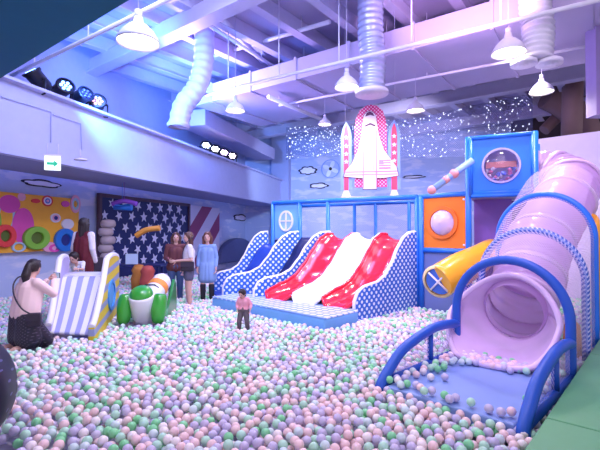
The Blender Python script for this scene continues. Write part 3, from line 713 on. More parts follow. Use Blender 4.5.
mb.prism(S([(365, 125), (370.5, 122.5), (375.5, 125), (375.5, 126.5), (370.5, 124.5), (365, 126.5)]), -.018, -.01)
mb.mi = 2
for x in (363.5, 376.5): mb.prism(S([(x - .5, 130), (x + .5, 130), (x + .5, 188), (x - .5, 188)]), -.018, -.01)
mb.prism(S([(345, 171), (397, 171), (397, 172), (345, 172)]), -.018, -.01); mb.prism(S([(345, 174), (397, 174), (397, 174.7), (345, 174.7)]), -.018, -.01)
for x in (366.5, 370, 373.5): mb.prism(S([(x - .25, 132), (x + .25, 132), (x + .25, 170), (x - .25, 170)]), -.016, -.01)
part('shuttle_body', mb, [outl, mat('shuttle_white', (.74, .64, .74), .45), mat('shuttle_line_pink', (.55, .25, .5), .5)], sh)
mb = MB()
for i in range(7):
    y = 160 + i * 1.25; mb.mi = i % 2; mb.prism(S([(379, y), (390, y), (390.6, y + 1.25), (379, y + 1.25)]), -.02, -.012)
mb.mi = 2; mb.prism(S([(379, 160), (383.5, 160), (383.5, 164.5), (379, 164.5)]), -.024, -.019)
part('flag_emblem', mb, [mat('flag_red', (.75, .15, .3), .5), mat('flag_white', (.85, .75, .85), .5), mat('flag_violet', (.35, .25, .65), .5)], sh)
for sx_, (xa, xb) in ((-1, (341, 352)), (1, (388, 400))):
    xm = (xa + xb) / 2
    mb = MB(); mb.prism(S([(xa, 190), (xa, 135), (xa + 2, 126), (xm, 120), (xb - 2, 126), (xb, 135), (xb, 190)]), .02, .05)
    mb.mi = 1; mb.prism(S([(xa + 3.2, 190), (xa + 3.2, 135), (xa + 4, 128), (xm, 123), (xb - 4, 128), (xb - 3.2, 135), (xb - 3.2, 190)]), .01, .022)
    mb.mi = 2
    for y in (136.5, 145, 153, 161): 
        st = S([(xm, y)])[0]; mb.prism(star(st[0], st[1], .055), 0, .012)
    mb.prism(S([(xm - 2, 190), (xm + 2, 190), (xm + 5, 197), (xm - 5, 197)]), .01, .05)
    part('booster', mb, [mat('booster_blue', (.22, .35, .80), .45), mat('booster_red', (.80, .06, .15), .45), mat('booster_star', (.92, .82, .9), .45)], sh)
mb = MB(); mb.box((-.5, .07, zoff / 2 + .4), (.04, .04, .9 + zoff)); mb.box((.5, .07, zoff / 2 + .4), (.04, .04, .9 + zoff)); mb.box((0, .075, .02), (1.3, .08, .05))
for x in (-.55, .5): mb.tube([(x, .05, 1.4), (x, .05, CZ - FT - .1)], .004, 5)
part('support', mb, steel_m, sh)

# ------------------------------------------------------------------ slides
PROF = [(0, 1.4), (.13, 1.385), (.23, 1.30), (.33, 1.12), (.44, .84), (.55, .63), (.68, .53), (.86, .49), (.95, .42), (1, .26)]
def prof(s, P_=PROF):
    if s <= 0: return P_[0][1]
    for (a, za), (b, zb) in zip(P_, P_[1:]):
        if s <= b: t = (s - a) / (b - a); t = t * t * (3 - 2 * t) * .35 + t * .65; return za + (zb - za) * t
    return P_[-1][1]
def side_panel(parent, top, bot, dz=0, hs=1, label=None):
    a = Vector((top.x, top.y, 0)); b = Vector((bot.x, bot.y, 0)); L = (b - a).length; d = (b - a).normalized()
    M = Matrix.Translation(a) @ Matrix.Rotation(math.atan2(d.y, d.x), 4, 'Z')
    N = 40; crv = [(L * i / N, prof(i / N) * hs + dz) for i in range(N + 1)]
    poly = crv + [(L, -.15), (0, -.15)]
    mb = MB(); mb.prism(poly, -.035, .035); pn = part('side_panel', mb, polka, parent, M=W[parent.name].inverted() @ M, label=label)
    mb = MB(); mb.tube([(x, 0, z) for x, z in crv] + [(L, 0, 0)], .032, 10)
    part('edge_trim', mb, white, pn)
    return pn
TP = [fpt(330), None, None, fpt(416)]; BT = [Vector((-.89, 8.17, 0)), None, None, Vector((.88, 6.84, 0))]
for i in (1, 2): TP[i] = TP[0].lerp(TP[3], .04 + i * .96 / 3); BT[i] = BT[0].lerp(BT[3], .12 + i * .88 / 3)
PT0, PB0 = TP[0], BT[0]
TP[0] = TP[0].lerp(TP[3], .03); BT[0] = BT[0].lerp(BT[3], .12)
CH = [(0, 1.27), (.10, 1.26), (.20, 1.15), (.32, .90), (.46, .60), (.60, .38), (.74, .27), (.88, .22), (1, .20), (1.06, .18)]
def chute(i, m, label, nm='slide'):
    a0, a1, b0, b1 = TP[i], TP[i + 1], BT[i], BT[i + 1]
    c = (b0 + b1) / 2; t = thing(nm, label, 'slide', (c.x, c.y, -.05), group=None)
    mb = MB(); 
    def fn(u, v):
        s = u * 1.05; vv = v * 2 - 1
        l_ = a0.lerp(b0, s); r_ = a1.lerp(b1, s); p_ = l_.lerp(r_, .03 + .94 * v)
        end = max(0, (s - .82) / .23)
        side = .17 * abs(vv) ** 3.2 * (1 - .35 * end) * (.45 + .55 * min(1, s / .25)) ; lip = .03 * math.cos(min(1, (1 - abs(vv)) / .08) * PI / 2)
        ear = .03 * max(0, 1 - abs(s - .02) / .12) * abs(vv) ** 2
        z = prof(s, CH) + side + ear - .03 - lip * 0
        p2 = p_ + (l_ - r_).normalized() * 0
        if s > .9: z -= (s - .9) * .35 * (1 - abs(vv) ** 2)
        # rounded tongue at the bottom
        pull = .10 * end * (vv * vv)
        p2 = p2 + (a0 - b0).normalized() * pull
        return (p2.x, p2.y, z)
    mb.grid(fn, 48, 20); ch = part('chute', mb, m, t, local=False, solid=.03)
    # rims
    for v in (0, 1):
        mb = MB(); mb.tube([Vector(fn(u / 40, v)) + Vector((0, 0, .01)) for u in range(41)], .028, 10); part('rim', mb, m, t, local=False)
    mb = MB(); mb.tube([Vector(fn(1, v / 20)) for v in range(21)], .028, 10); part('lip', mb, m, t, local=False)
    return t
s1 = chute(0, red_pl, 'left red slide, between the blue dotted panel and the white slide')
s2 = chute(1, white_pl, 'glossy white slide in the middle of the two red slides')
s3 = chute(2, red_pl, 'right red slide, beside the big blue dotted side panel')
side_panel(s1, PT0, PB0); side_panel(s3, TP[3], BT[3])
# blue slide at left with two dotted panels
tA, tB = fpt(268), fpt(300); bA = Vector((-1.97, 9.5, 0)); bB = Vector((-1.60, 8.8, 0))
c = (bA + bB) / 2; sb = thing('slide', 'leftmost narrow dark blue slide between two dotted side panels', 'slide', (c.x, c.y, -.05))
side_panel(sb, tA, bA); side_panel(sb, tB, bB)
mb = MB(); mb.grid(lambda u, v: Vector((tA.lerp(bA, u).lerp(tB.lerp(bB, u), .05 + .9 * v).x, tA.lerp(bA, u).lerp(tB.lerp(bB, u), .05 + .9 * v).y, prof(u, CH) + .08 * abs(v * 2 - 1) ** 4 - .22)), 36, 12)
part('chute', mb, mat('dark_blue_plastic', (.02, .06, .4), .3), sb, local=False, solid=.03)
# climbing step ramp between the blue slide and the red one
rA, rB = tB, PT0; gA, gB = bB.lerp(tB, .12), PB0
c = (gA + gB) / 2; st = thing('stair_ramp', 'dark blue carpeted ramp between the leftmost slide and left red slide', 'ramp', (c.x, c.y, -.05))
mb = MB(); mb.grid(lambda u, v: Vector((rA.lerp(gA, u).lerp(rB.lerp(gB, u), .06 + .88 * v).x, rA.lerp(gA, u).lerp(rB.lerp(gB, u), .06 + .88 * v).y, max(.0, prof(u, CH) - .36 * min(1, u * 5)))), 24, 4)
part('ramp_deck', mb, navy, st, local=False, solid=.04)
for i, (u, v, c_) in enumerate(((.35, .6, (.7, .06, .08)), (.42, .5, (.7, .6, .6)), (.55, .45, (.65, .1, .1)))):
    mb = MB(); p_ = rA.lerp(gA, u).lerp(rB.lerp(gB, u), v); mb.sphere((p_.x, p_.y, prof(u, CH) - .32), (.07, .05, .05), 10, 8); part('grip', mb, mat('grip_%d' % i, c_, .4), st, local=False)
# landing pad
pad = [Vector((-1.71, 8.17, 0)), Vector((.36, 6.12, 0)), Vector((.93, 6.72, 0)), Vector((.75, 7.2, 0)), Vector((-.8, 8.45, 0)), Vector((-1.35, 8.6, 0))]
pdm = mat_dots('pad_print', (.20, .36, .80), (.66, .70, .92), .2, .26, (0, 1), square=False)
mb = MB(); mb.prism([(p_.x, p_.y) for p_ in pad], .125, .15, 'xy'); 
c = Vector((-.4, 7.4, -.12)); t = thing('landing_pad', 'thick light blue mat at the foot of the red and white slides', 'mat', c)
mb2 = MB(); mb2.prism([(p_.x, p_.y) for p_ in pad], -.12, .13, 'xy'); part('foam_base', mb2, mat('pad_sky_blue', (.16, .42, .80), .5), t, local=False, bevel=.03)
part('printed_cover', mb, pdm, t, local=False, bevel=.01)

# yellow short tube with cross window end
yt = thing('yellow_tube', 'short yellow tube chute beside the orange panel, round end window', 'tube', (2.6, 6.8, -.05))
pth = smooth_path([P(492, 250, 7.35), P(478, 259, 7.0), P(462, 268, 6.75), P(446, 277, 6.55), P(439, 281, 6.5)], 8)
mb = MB(); n_pts = len(pth); mb.tube(pth, [.20 + .08 * min(1, i / n_pts * 2) - .03 * (i / n_pts) for i in range(n_pts)], 28); part('tube_shell', mb, yellow_pl, yt, local=False)
dr = (pth[-1] - pth[-4]).normalized(); q4 = Vector((0, 0, 1)).rotation_difference(dr).to_matrix(); dn = Vector((-.2, -1, .05)).normalized(); qz = Vector((0, 0, 1)).rotation_difference((dr + dn * .8).normalized()).to_matrix()
e = pth[-1]
mb = MB(); mb.lathe([(.20, -.06), (.255, -.03), (.265, .03), (.22, .045)], e, 28, qz); part('end_ring', mb, mat('pale_yellow_ring', (.92, .72, .35), .35), yt, local=False)
mb = MB(); mb.lathe([(.001, .02), (.21, .02)], e, 28, qz); part('window_disc', mb, mat('window_blue', (.05, .18, .72), .25), yt, local=False)
mb = MB(); e2 = e + qz @ Vector((0, 0, .04)); mb.tube([e2 + qz @ Vector((-.2, 0, 0)), e2 + qz @ Vector((.2, 0, 0))], .016, 8); mb.tube([e2 + qz @ Vector((0, -.2, 0)), e2 + qz @ Vector((0, .2, 0))], .016, 8); part('cross_bar', mb, white, yt, local=False)
mb = MB(); mb.tube([(pth[14].x, pth[14].y, -.2), (pth[14].x, pth[14].y, pth[14].z)], .03, 10); part('support_post', mb, blue_frame, yt, local=False)

# ------------------------------------------------------------------ big tube slide
m = bpy.data.materials.new('translucent_pink_plastic'); n_, l_, b_ = nodes_of(m)
b_.inputs['Base Color'].default_value = (.74, .54, .84, 1); b_.inputs['Roughness'].default_value = .22; b_.inputs['Coat Weight'].default_value = .4
tr = n_.new('ShaderNodeBsdfTranslucent'); tr.inputs[0].default_value = (.92, .72, .95, 1); mxs = n_.new('ShaderNodeMixShader'); mxs.inputs[0].default_value = .45
o_ = n_['Material Output']; l_.new(b_.outputs[0], mxs.inputs[1]); l_.new(tr.outputs[0], mxs.inputs[2]); l_.new(mxs.outputs[0], o_.inputs[0]); pinkm = m
pink_s = mat('pink_chute_plastic', (.80, .62, .86), .25, coat=.4)
ctr = [(3.70, 7.62, 2.50), (4.12, 7.64, 2.50), (4.48, 7.40, 2.40), (4.50, 6.98, 2.20), (4.08, 6.50, 1.86), (3.28, 5.74, 1.28), (2.94, 5.40, .84), (2.70, 5.15, .56), (2.50, 4.94, .475)]
pth = smooth_path(ctr, 14)
ts = thing('tube_slide', 'big translucent pink tube slide descending from the tower to the balls', 'tube slide', (2.5, 4.8, -.05))
rs = []; L = 0
for i, p_ in enumerate(pth):
    if i: L += (p_ - pth[i - 1]).length
    rs.append((.38 + .03 * math.sin(PI * i / len(pth)) - .06 * max(0, i / len(pth) - .85) / .15) + .014 * math.sin(2 * PI * L / .16))
mb = MB(); mb.tube(pth, rs, 40, caps=False); part('tube_shell', mb, pinkm, ts, local=False)
for i in range(14, len(pth) - 6, 14):
    d = (pth[i + 1] - pth[i - 1]).normalized(); R = Vector((0, 0, 1)).rotation_difference(d).to_matrix()
    mb = MB(); r_ = rs[i]; mb.lathe([(r_, -.03), (r_ + .035, -.03), (r_ + .035, .03), (r_, .03)], pth[i], 40, R); part('flange', mb, pink_s, ts, local=False)
# flared scoop mouth
ed = Vector((-.70, -.72, -.06)).normalized(); sd = Vector((.72, -.70, 0)).normalized(); up = Vector((0, 0, 1)); e0 = pth[-1]
def scoop(u, v):
    a = 2 * PI * v; cu, su = math.cos(a), math.sin(a)              # su up
    low = (1 - su) / 2; sdn = abs(cu)
    k = u ** .8
    rx = .345 + .225 * k * (1 if su < 0 else 1 - .55 * su); rz_ = .345 + (.085 * k if su > 0 else .14 * k) - (.0 * k if su > 0 else -.10 * k)
    ext = -.07 + u * (.14 + .76 * low ** 1.15)
    p_ = e0 + ed * ext + sd * (rx * cu) + up * (rz_ * su)
    if su < 0: p_ = p_ + up * (.16 * u * sdn * (1 - sdn) + .02 * u)
    if p_.z < .05: p_.z = .05 + (p_.z - .05) * .12
    return p_
mb = MB(); mb.grid(scoop, 20, 48); part('exit_scoop', mb, pink_s, ts, local=False, solid=.03)
mb = MB(); mb.tube([scoop(1, j / 48) for j in range(48)], .032, 12, close=True); part('scoop_lip', mb, pink_s, ts, local=False)
for s_ in (-.16, .12):
    mb = MB(); p_ = scoop(.75, .25 - s_ * .25); mb.sphere(p_ + ed * .03, .018, 8, 6); part('bolt', mb, steel_m, ts, local=False)

# hoops
U_ = Vector((.70, .72, 0)).normalized(); V_ = Vector((.66, -.75, 0)).normalized()
hp = thing('slide_guard', 'blue padded hoop guard with net and low side rails around tube exit', 'guard frame', (2.2, 4.5, -.1))
def hoop(c, w_, ztop, z0, r, m, name, parent, lean=0):
    R_ = w_ / 2; zc = ztop - R_; pts = []
    pts.append(c - V_ * R_ + up * (z0 - 0)); 
    for i in range(4): pts.append(c - V_ * R_ + up * (z0 + (zc - z0) * (i + 1) / 4))
    for i in range(1, 24): a = PI - PI * i / 24; pts.append(c + V_ * (R_ * math.cos(a)) + up * (zc + R_ * math.sin(a)))
    for i in range(4, -1, -1): pts.append(c + V_ * R_ + up * (z0 + (zc - z0) * i / 4))
    mb = MB(); mb.tube(pts, r, 14); part(name, mb, m, parent, local=False); return pts
c1 = Vector((2.22, 4.50, 0)); c2 = Vector((2.79, 5.12, 0)); c3 = Vector((3.26, 5.64, 0))
bluew = mat_stripes('blue_white_wrap', (.04, .12, .55), (.55, .6, .85), .05, .42, 0, .5, uv=True, slope=.7, other=1)
h1 = hoop(c1, 1.17, 1.10, -.1, .047, blue_pad, 'hoop', hp)
h2 = hoop(c2, 1.17, 1.42, -.1, .042, bluew, 'hoop', hp)
h3 = hoop(c3, 1.17, 1.90, -.1, .042, blue_frame, 'hoop', hp)
mesh_net = mat_net('white_guard_net', (.78, .62, .9), .045, .2)
for ha, hb in ((h1, h2), (h2, h3)):
    mb = MB(); nn = len(ha)
    mb.grid(lambda u, v: (ha[round(v * (nn - 1))].lerp(hb[round(v * (nn - 1))], u), (u * .85, v * 3.2)), 2, nn - 1)
    part('net', mb, mesh_net, hp, local=False)
c4 = Vector((4.0, 6.5, 0)); h4 = [p_ + (c4 - c3) + up * .55 * max(0, min(1, p_.z / 1.4)) for p_ in h3]
mb = MB(); mb.grid(lambda u, v: (h3[8 + round(v * 15)].lerp(h4[8 + round(v * 15)], u), (u * 1.1, v * 1.8)), 2, 15); part('net', mb, mesh_net, hp, local=False)
fl_, fr_ = Vector((.74, 3.89, 0)), Vector((1.60, 3.03, 0))
for a_, b_2 in ((c1 - V_ * .585, fl_), (c1 + V_ * .585, fr_)):
    rail = smooth_path([a_ + up * .33, a_.lerp(b_2, .2) + up * .36, a_.lerp(b_2, .42) + up * .35, a_.lerp(b_2, .74) + up * .25, a_.lerp(b_2, .92) + up * .09, b_2 - up * .02, b_2 - up * .05], 6)
    mb = MB(); mb.tube(rail, .05, 14); part('side_rail', mb, blue_pad, hp, local=False)
    mb = MB(); mb.tube([a_ + up * .0, b_2 + up * .0], .045, 12); part('bottom_rail', mb, blue_pad, hp, local=False)
    s_ = a_.lerp(b_2, .40); mb = MB(); mb.tube([s_ + up * .02, s_ + up * .33], .032, 10); part('strut', mb, blue_pad, hp, local=False)
    mb = MB(); mb.grid(lambda u, v: (a_.lerp(b_2, .03 + .85 * u) + up * (.03 + v * (.31 if u < .5 else .31 * (1 - (u - .5) * 1.7))), (u * 1.3, v * .3)), 10, 2); part('net', mb, mesh_net, hp, local=False)
# landing mat
lm = [fl_.lerp(c1 - V_ * .585, .0) + V_ * .06, fr_ - V_ * .06, c1 + V_ * .54, c1 - V_ * .54]
mb = MB(); mb.prism([(p_.x, p_.y) for p_ in lm], -.12, .0, 'xy'); single('landing_mat', mb, mat('pale_blue_mat', (.24, .36, .72), .4), 'flat pale blue mat inside the low rails at tube exit', 'mat', bevel=.015)
# yellow pipe frame at right edge
mb = MB(); mb.tube(smooth_path([P(578, 217, 6.4), P(590, 216, 6.2), P(595.5, 219, 6.1), P(596.5, 226, 6.05)], 6) + [Vector((P(596.5, 226, 6.05).x, 6.05, -.05))], .045, 12)
single('yellow_post', mb, yellow_pl, 'bent yellow pipe post at the right edge of the picture', 'post')
mb = MB(); q = P(563, 350, 4.95); q.z = 0; mb.lathe([(0, -.05), (.09, -.05), (.10, .1), (.08, .32), (.05, .36), (0, .37)], (3.15, 4.88, 0), 16)
single('foam_post', mb, mat('amber_cushion', (.75, .35, .06), .6), 'amber foam post on the balls right of the tube slide', 'foam post')

# ------------------------------------------------------------------ small striped play slide at left
ks = thing('toddler_slide', 'small white slide with glowing stripes and yellow striped side panel', 'slide', (-3.2, 6.4, -.05))
rF, rBk = Vector((-2.80, 5.66, 0)), Vector((-3.20, 7.35, 0)); lF, lBk = Vector((-3.44, 5.76, 0)), Vector((-4.05, 7.3, 0))
str_m = mat_stripes('white_lilac_stripes', (.40, .42, .80), (.92, .92, .95), .25, .5, 1, .25, uv=True)
def sl(u, v):
    a_ = lF.lerp(lBk, u * .62); b_2 = rF.lerp(rBk, u * .62); p_ = a_.lerp(b_2, .03 + .94 * v)
    z = .02 + .70 * (u ** 1.15) if u < .85 else .02 + .70 * (.85 ** 1.15) + .08 * math.sin((u - .85) / .15 * PI / 2)
    return ((p_.x, p_.y, z), (u, v))
mb = MB(); mb.grid(sl, 24, 16); part('slide_bed', mb, str_m, ks, local=False, solid=.03)
mb = MB(); mb.grid(lambda u, v: (lF.lerp(lBk, .62 + .38 * u).lerp(rF.lerp(rBk, .62 + .38 * u), .03 + .94 * v)) + up * .69, 3, 3); part('platform', mb, white_m, ks, local=False, solid=.04)
def arch_panel(a_, b_2, zt, m, name, label=None, hole=None):
    Lp = (b_2 - a_).length; d = (b_2 - a_).normalized(); M = Matrix.Translation(a_) @ Matrix.Rotation(math.atan2(d.y, d.x), 4, 'Z')
    o = [(0, -.12), (0, .12), (.12 * Lp, .22), (.35 * Lp, .60), (.5 * Lp, .92 * zt)]
    o += [(.5 * Lp + (.5 * Lp) * .5 * (1 - math.cos(t_ * PI / 8)) , .92 * zt + .08 * zt * math.sin(t_ * PI / 8)) for t_ in range(1, 8)]
    o += [(Lp, .85 * zt), (Lp, -.12)]
    mb = MB(); mb.prism(o, -.04, .04); pn = part(name, mb, m, ks, M=W[ks.name].inverted() @ M, label=label, bevel=.01)
    mb = MB(); mb.tube([(x, 0, z) for x, z in smooth_path([(x, 0, z) for x, z in o[1:-1]], 3) and [(p_.x, p_.z) for p_ in smooth_path([(x, 0, z) for x, z in o[1:-1]], 3)]], .045, 10); part('edge_trim', mb, white, pn)
    if hole:
        mb = MB(); mb.ring((Lp * .62, .40), .27, .21, -.06, .06, sx=1, sz=.9); mb.mi = 1; mb.prism(ell(Lp * .62, .40, .22, .2), -.045, .045); part('round_hole', mb, [mat('hole_ring_blue', (.05, .3, .75), .4), mat('hole_sky_blue', (.10, .38, .80), .4)], pn)
    return pn
yst = mat_stripes('yellow_grey_stripes', (.72, .55, .03), (.28, .33, .55), .22, .42, 2, .5, slope=-.1, other=0)
arch_panel(rF, rBk, 1.02, yst, 'side_panel', 'yellow and blue-grey striped panel', True)
arch_panel(lF, lBk, 1.0, mat('lilac_panel', (.48, .42, .68), .5), 'side_panel', 'plain lilac panel')

# ------------------------------------------------------------------ green and white rocket rocker
gr = mat('green_plastic', (.03, .33, .03), .3, coat=.3); dgr = mat('dark_green_plastic', (.02, .24, .05), .3, coat=.3)
q = at(148, 7.0, -.08); rk = thing('ride_on_rocket', 'green and white ride-on rocket toy with green side pods', 'ride-on toy', q, math.radians(4)); rk.scale = (.88, .88, .88)
def R_(ax): return Vector((0, 0, 1)).rotation_difference(Vector(ax).normalized()).to_matrix()
wr_ = mat('rocker_white', (.80, .80, .84), .3, coat=.3)
ax = Vector((0, -.34, .94)).normalized(); base = Vector((0, -.18, .04))
mb = MB(); mb.lathe([(.001, -.02), (.15, 0), (.205, .12), (.22, .30), (.225, .50), (.215, .55), (.001, .56)], base, 32, R_(ax)); part('front_drum', mb, wr_, rk)
mb = MB(); mb.sphere(base + ax * .54 + Vector((0, -.02, 0)), (.205, .205, .15), 28, 16, R_((0, -.62, .78))); part('nose_cap', mb, gr, rk)
for s_ in (-1, 1):
    mb = MB(); mb.tube(smooth_path([(s_ * .295, -.40, .04), (s_ * .30, -.40, .12), (s_ * .30, -.36, .28), (s_ * .30, -.30, .44), (s_ * .29, -.26, .52), (s_ * .29, -.25, .55)], 4), [.05 + .085 * math.sin(PI * min(1, max(0, i / 20))) ** .6 for i in range(21)], 18); part('side_pod', mb, gr, rk)
mb = MB(); mb.prism([(-.05, 0), (.75, -.02), (.85, .1), (.8, .60), (.65, .70), (.4, .45), (.1, .2)], -.03, .03); part('fin', mb, dgr, rk, M=Matrix.Translation((.33, 0, .02)) @ Matrix.Rotation(PI / 2, 4, 'Z'), bevel=.02)
mb = MB(); mb.prism([(-.05, 0), (.55, -.02), (.6, .3), (.4, .35), (.1, .2)], -.03, .03); part('fin', mb, dgr, rk, M=Matrix.Translation((-.28, 0, .02)) @ Matrix.Rotation(PI / 2, 4, 'Z'), bevel=.02)
ax2 = Vector((.22, .80, .52)).normalized(); b2_ = Vector((.03, -.10, .38))
mb = MB(); mb.lathe([(.14, 0), (.175, .12), (.19, .4), (.18, .62), (.13, .70), (.001, .72)], b2_, 28, R_(ax2)); part('rear_body', mb, wr_, rk)
mb = MB(); mb.lathe([(.19, .34), (.198, .36), (.198, .46), (.19, .48)], b2_, 28, R_(ax2)); part('orange_band', mb, mat('band_orange', (.85, .3, .05), .4), rk)
mb = MB(); mb.tube([(-.14, .02, .62), (-.05, .02, .68), (.12, .02, .68), (.2, .02, .62)], .015, 8); part('handle', mb, black, rk)

# ------------------------------------------------------------------ people
skin = mat('skin', (.62, .36, .30), .55, vary=.03); hairm = mat('dark_hair', (.018, .010, .012), .5, bump=.3, scale=60)
brown_h = mat('brown_hair', (.09, .035, .025), .5, bump=.3, scale=60)
def cap(mb, a, ra, b, rb, n=12):
    a, b = Vector(a), Vector(b); mb.sphere(a, ra, n, 8); mb.sphere(b, rb, n, 8)
    if (b - a).length > 1e-4:
        mb.tube([a, b], [ra, rb], n)
def remesh(o, vox=.008, it=4):
    x = o.modifiers.new('remesh', 'REMESH'); x.mode = 'VOXEL'; x.voxel_size = vox; x.use_smooth_shade = True
    y = o.modifiers.new('smooth', 'SMOOTH'); y.iterations = it; y.factor = .5
    return o
def hand(mb, wr, dr_, nrm, s):
    """palm, four fingers and a thumb; nrm is the palm side the fingers curl towards"""
    d = dr_.normalized(); nrm = (nrm - d * nrm.dot(d)).normalized(); sdv = d.cross(nrm)
    for o_ in (-.026, -.009, .009, .026):
        cap(mb, wr + d * .015 * s, .013 * s, wr + d * .08 * s + sdv * o_ * s, .0115 * s, 8)
    for o_, L_ in ((-.028, .055), (-.0095, .072), (.0095, .078), (.028, .068)):
        a_ = wr + (d * .082 + sdv * o_) * s; b_ = a_ + (d * .82 + nrm * .35).normalized() * L_ * .5 * s; c_ = b_ + (d * .5 + nrm * .85).normalized() * L_ * .5 * s
        cap(mb, a_, .0095 * s, b_, .0088 * s, 8); cap(mb, b_, .0088 * s, c_, .0075 * s, 8)
    a_ = wr + (d * .025 + sdv * .022) * s; b_ = a_ + (d * .55 + sdv * .75 + nrm * .2).normalized() * .042 * s; c_ = b_ + (d * .85 + sdv * .3 + nrm * .35).normalized() * .03 * s
    cap(mb, a_, .012 * s, b_, .0105 * s, 8); cap(mb, b_, .0105 * s, c_, .009 * s, 8)
STAND = dict(pelvis=(0, 0, .86), waist=(0, 0, 1.0), chest=(0, .0, 1.18), neck=(0, .01, 1.34), head=(0, -.01, 1.475), face=(0, -1, 0),
             shL=(-.165, 0, 1.29), elL=(-.21, .02, 1.04), wrL=(-.20, -.06, .82), shR=(.165, 0, 1.29), elR=(.21, .02, 1.04), wrR=(.20, -.06, .82),
             hipL=(-.085, 0, .84), knL=(-.09, -.01, .46), anL=(-.09, .02, .07), hipR=(.085, 0, .84), knR=(.09, -.01, .46), anR=(.09, .02, .07))
def person(label, loc, rz, J=None, s=1.0, hs=1.0, loose=.0, skirt_z=None, top=None, bottom=None, bottom_kind='pants', sleeve=.5, top_hem=.0, hair=hairm, hair_kind='long', shoe=black, socks=None, slim=1.0):
    Jd = dict(STAND); Jd.update(J or {}); j = {k: Vector(v) for k, v in Jd.items()}
    t = thing('person', label, 'person', loc, rz); t.scale = (s, s, s)
    f = j['face'].normalized(); upv = (j['head'] - j['neck']).normalized(); sdv = f.cross(upv).normalized(); upv = sdv.cross(f)
    Rh = Matrix((sdv, f, upv)).transposed(); hd = j['head']
    mb = MB()
    mb.sphere(hd + upv * .015 * hs, (.074 * hs, .09 * hs, .098 * hs), 20, 14, Rh)
    mb.sphere(hd + f * .018 * hs - upv * .045 * hs, (.055 * hs, .062 * hs, .058 * hs), 16, 10, Rh)       # jaw
    cap(mb, hd + f * .086 * hs + upv * .01 * hs, .008 * hs, hd + f * .101 * hs - upv * .018 * hs, .012 * hs, 8)     # nose
    for s_ in (-1, 1): mb.sphere(hd + sdv * s_ * .074 * hs - upv * .003, (.012 * hs, .02 * hs, .028 * hs), 8, 6, Rh)    # ears
    cap(mb, hd + f * .08 * hs - sdv * .02 * hs - upv * .045 * hs, .008 * hs, hd + f * .08 * hs + sdv * .02 * hs - upv * .045 * hs, .008 * hs, 8)  # lips
    cap(mb, j['neck'] - upv * .03, .05 * slim, hd - upv * .04 * hs, .045 * slim)
    sh = (j['shR'] - j['shL']).normalized()
    cap(mb, j['shL'], .048 * slim, j['shR'], .048 * slim)
    for a_, b_, r1, r2 in (('chest', 'waist', .105, .095), ('waist', 'pelvis', .095, .11)):
        for o_ in (-.04, .04): cap(mb, j[a_] + sh * o_, r1 * slim, j[b_] + sh * o_, r2 * slim)
    cap(mb, j['chest'], .10 * slim, j['neck'] - upv * .04, .05)
    for S_ in 'LR':
        cap(mb, j['sh' + S_], .046 * slim, j['el' + S_], .037 * slim); cap(mb, j['el' + S_], .037 * slim, j['wr' + S_], .024 * slim)
        dd = (j['wr' + S_] - j['el' + S_]).normalized(); inw = (sh if S_ == 'L' else -sh) * .6 + f * .3 - Vector((0, 0, .1))
        hand(mb, j['wr' + S_], j.get('hd' + S_, dd), inw, 1.0 if s > .7 else 1.15)
        cap(mb, j['hip' + S_], .082 * slim, j['kn' + S_], .055 * slim); cap(mb, j['kn' + S_], .055 * slim, j['an' + S_], .036 * slim)
        mid = j['kn' + S_].lerp(j['an' + S_], .3); mb.sphere(mid + Vector((0, .012, 0)), .056 * slim)
        cap(mb, j['an' + S_], .038, j.get('toe' + S_, j['an' + S_] + Vector((0, -.13, -.035))), .028)
    body = remesh(part('body', mb, skin, t), .009 if s > .7 else .012, 3)
    # face features
    for s_ in (-1, 1):
        mb = MB(); mb.sphere(hd + f * .079 * hs + sdv * s_ * .031 * hs + upv * .012 * hs, (.012 * hs, .008 * hs, .007 * hs), 10, 8, Rh); part('eye', mb, black, t)
    mb = MB(); cap(mb, hd + f * .088 * hs - sdv * .017 * hs - upv * .045 * hs, .0045 * hs, hd + f * .088 * hs + sdv * .017 * hs - upv * .045 * hs, .0045 * hs, 6); part('mouth', mb, mat('lips', (.45, .1, .1), .5), t)
    # hair
    mb = MB(); mb.sphere(hd + upv * .03 * hs - f * .014 * hs, (.088 * hs, .097 * hs, .098 * hs), 20, 14, Rh)
    cap(mb, hd + upv * .085 * hs + f * .05 * hs - sdv * .03 * hs, .025 * hs, hd + upv * .085 * hs + f * .05 * hs + sdv * .03 * hs, .025 * hs)
    if hair_kind == 'long':
        for o_ in (-.07, -.035, 0, .035, .07):
            cap(mb, hd - f * (.055 - abs(o_) * .6) * hs + sdv * o_, .045, hd - f * (.075 - abs(o_) * .5) + sdv * o_ * 1.15 - Vector((0, 0, .30)), .03)
            cap(mb, hd - f * (.075 - abs(o_) * .5) + sdv * o_ * 1.15 - Vector((0, 0, .30)), .03, hd - f * .08 + sdv * o_ - Vector((0, 0, .40)), .012)
    elif hair_kind == 'ponytail':
        mb.sphere(hd - f * .1 + upv * .03, .045); cap(mb, hd - f * .10 + upv * .02, .05, hd - f * .15 - upv * .10, .055); cap(mb, hd - f * .15 - upv * .10, .055, hd - f * .13 - upv * .24, .025)
    else:
        mb.sphere(hd - f * .04 * hs - upv * .03 * hs, (.075 * hs, .055 * hs, .06 * hs), 16, 10, Rh)
    remesh(part('hair', mb, hair, t), .009, 2)
    # top
    mb = MB(); g = .012
    cap(mb, j['shL'] - Vector((0, 0, .004)), .048 * slim + g, j['shR'] - Vector((0, 0, .004)), .048 * slim + g)
    for o_ in (-.045, .045):
        cap(mb, j['chest'] + sh * o_, .105 * slim + g, j['waist'] + sh * o_, .098 * slim + g)
        hm = j['waist'].lerp(j['pelvis'], .8)
        cap(mb, j['waist'] + sh * o_, .098 * slim + g, hm + sh * o_, .108 * slim + g)
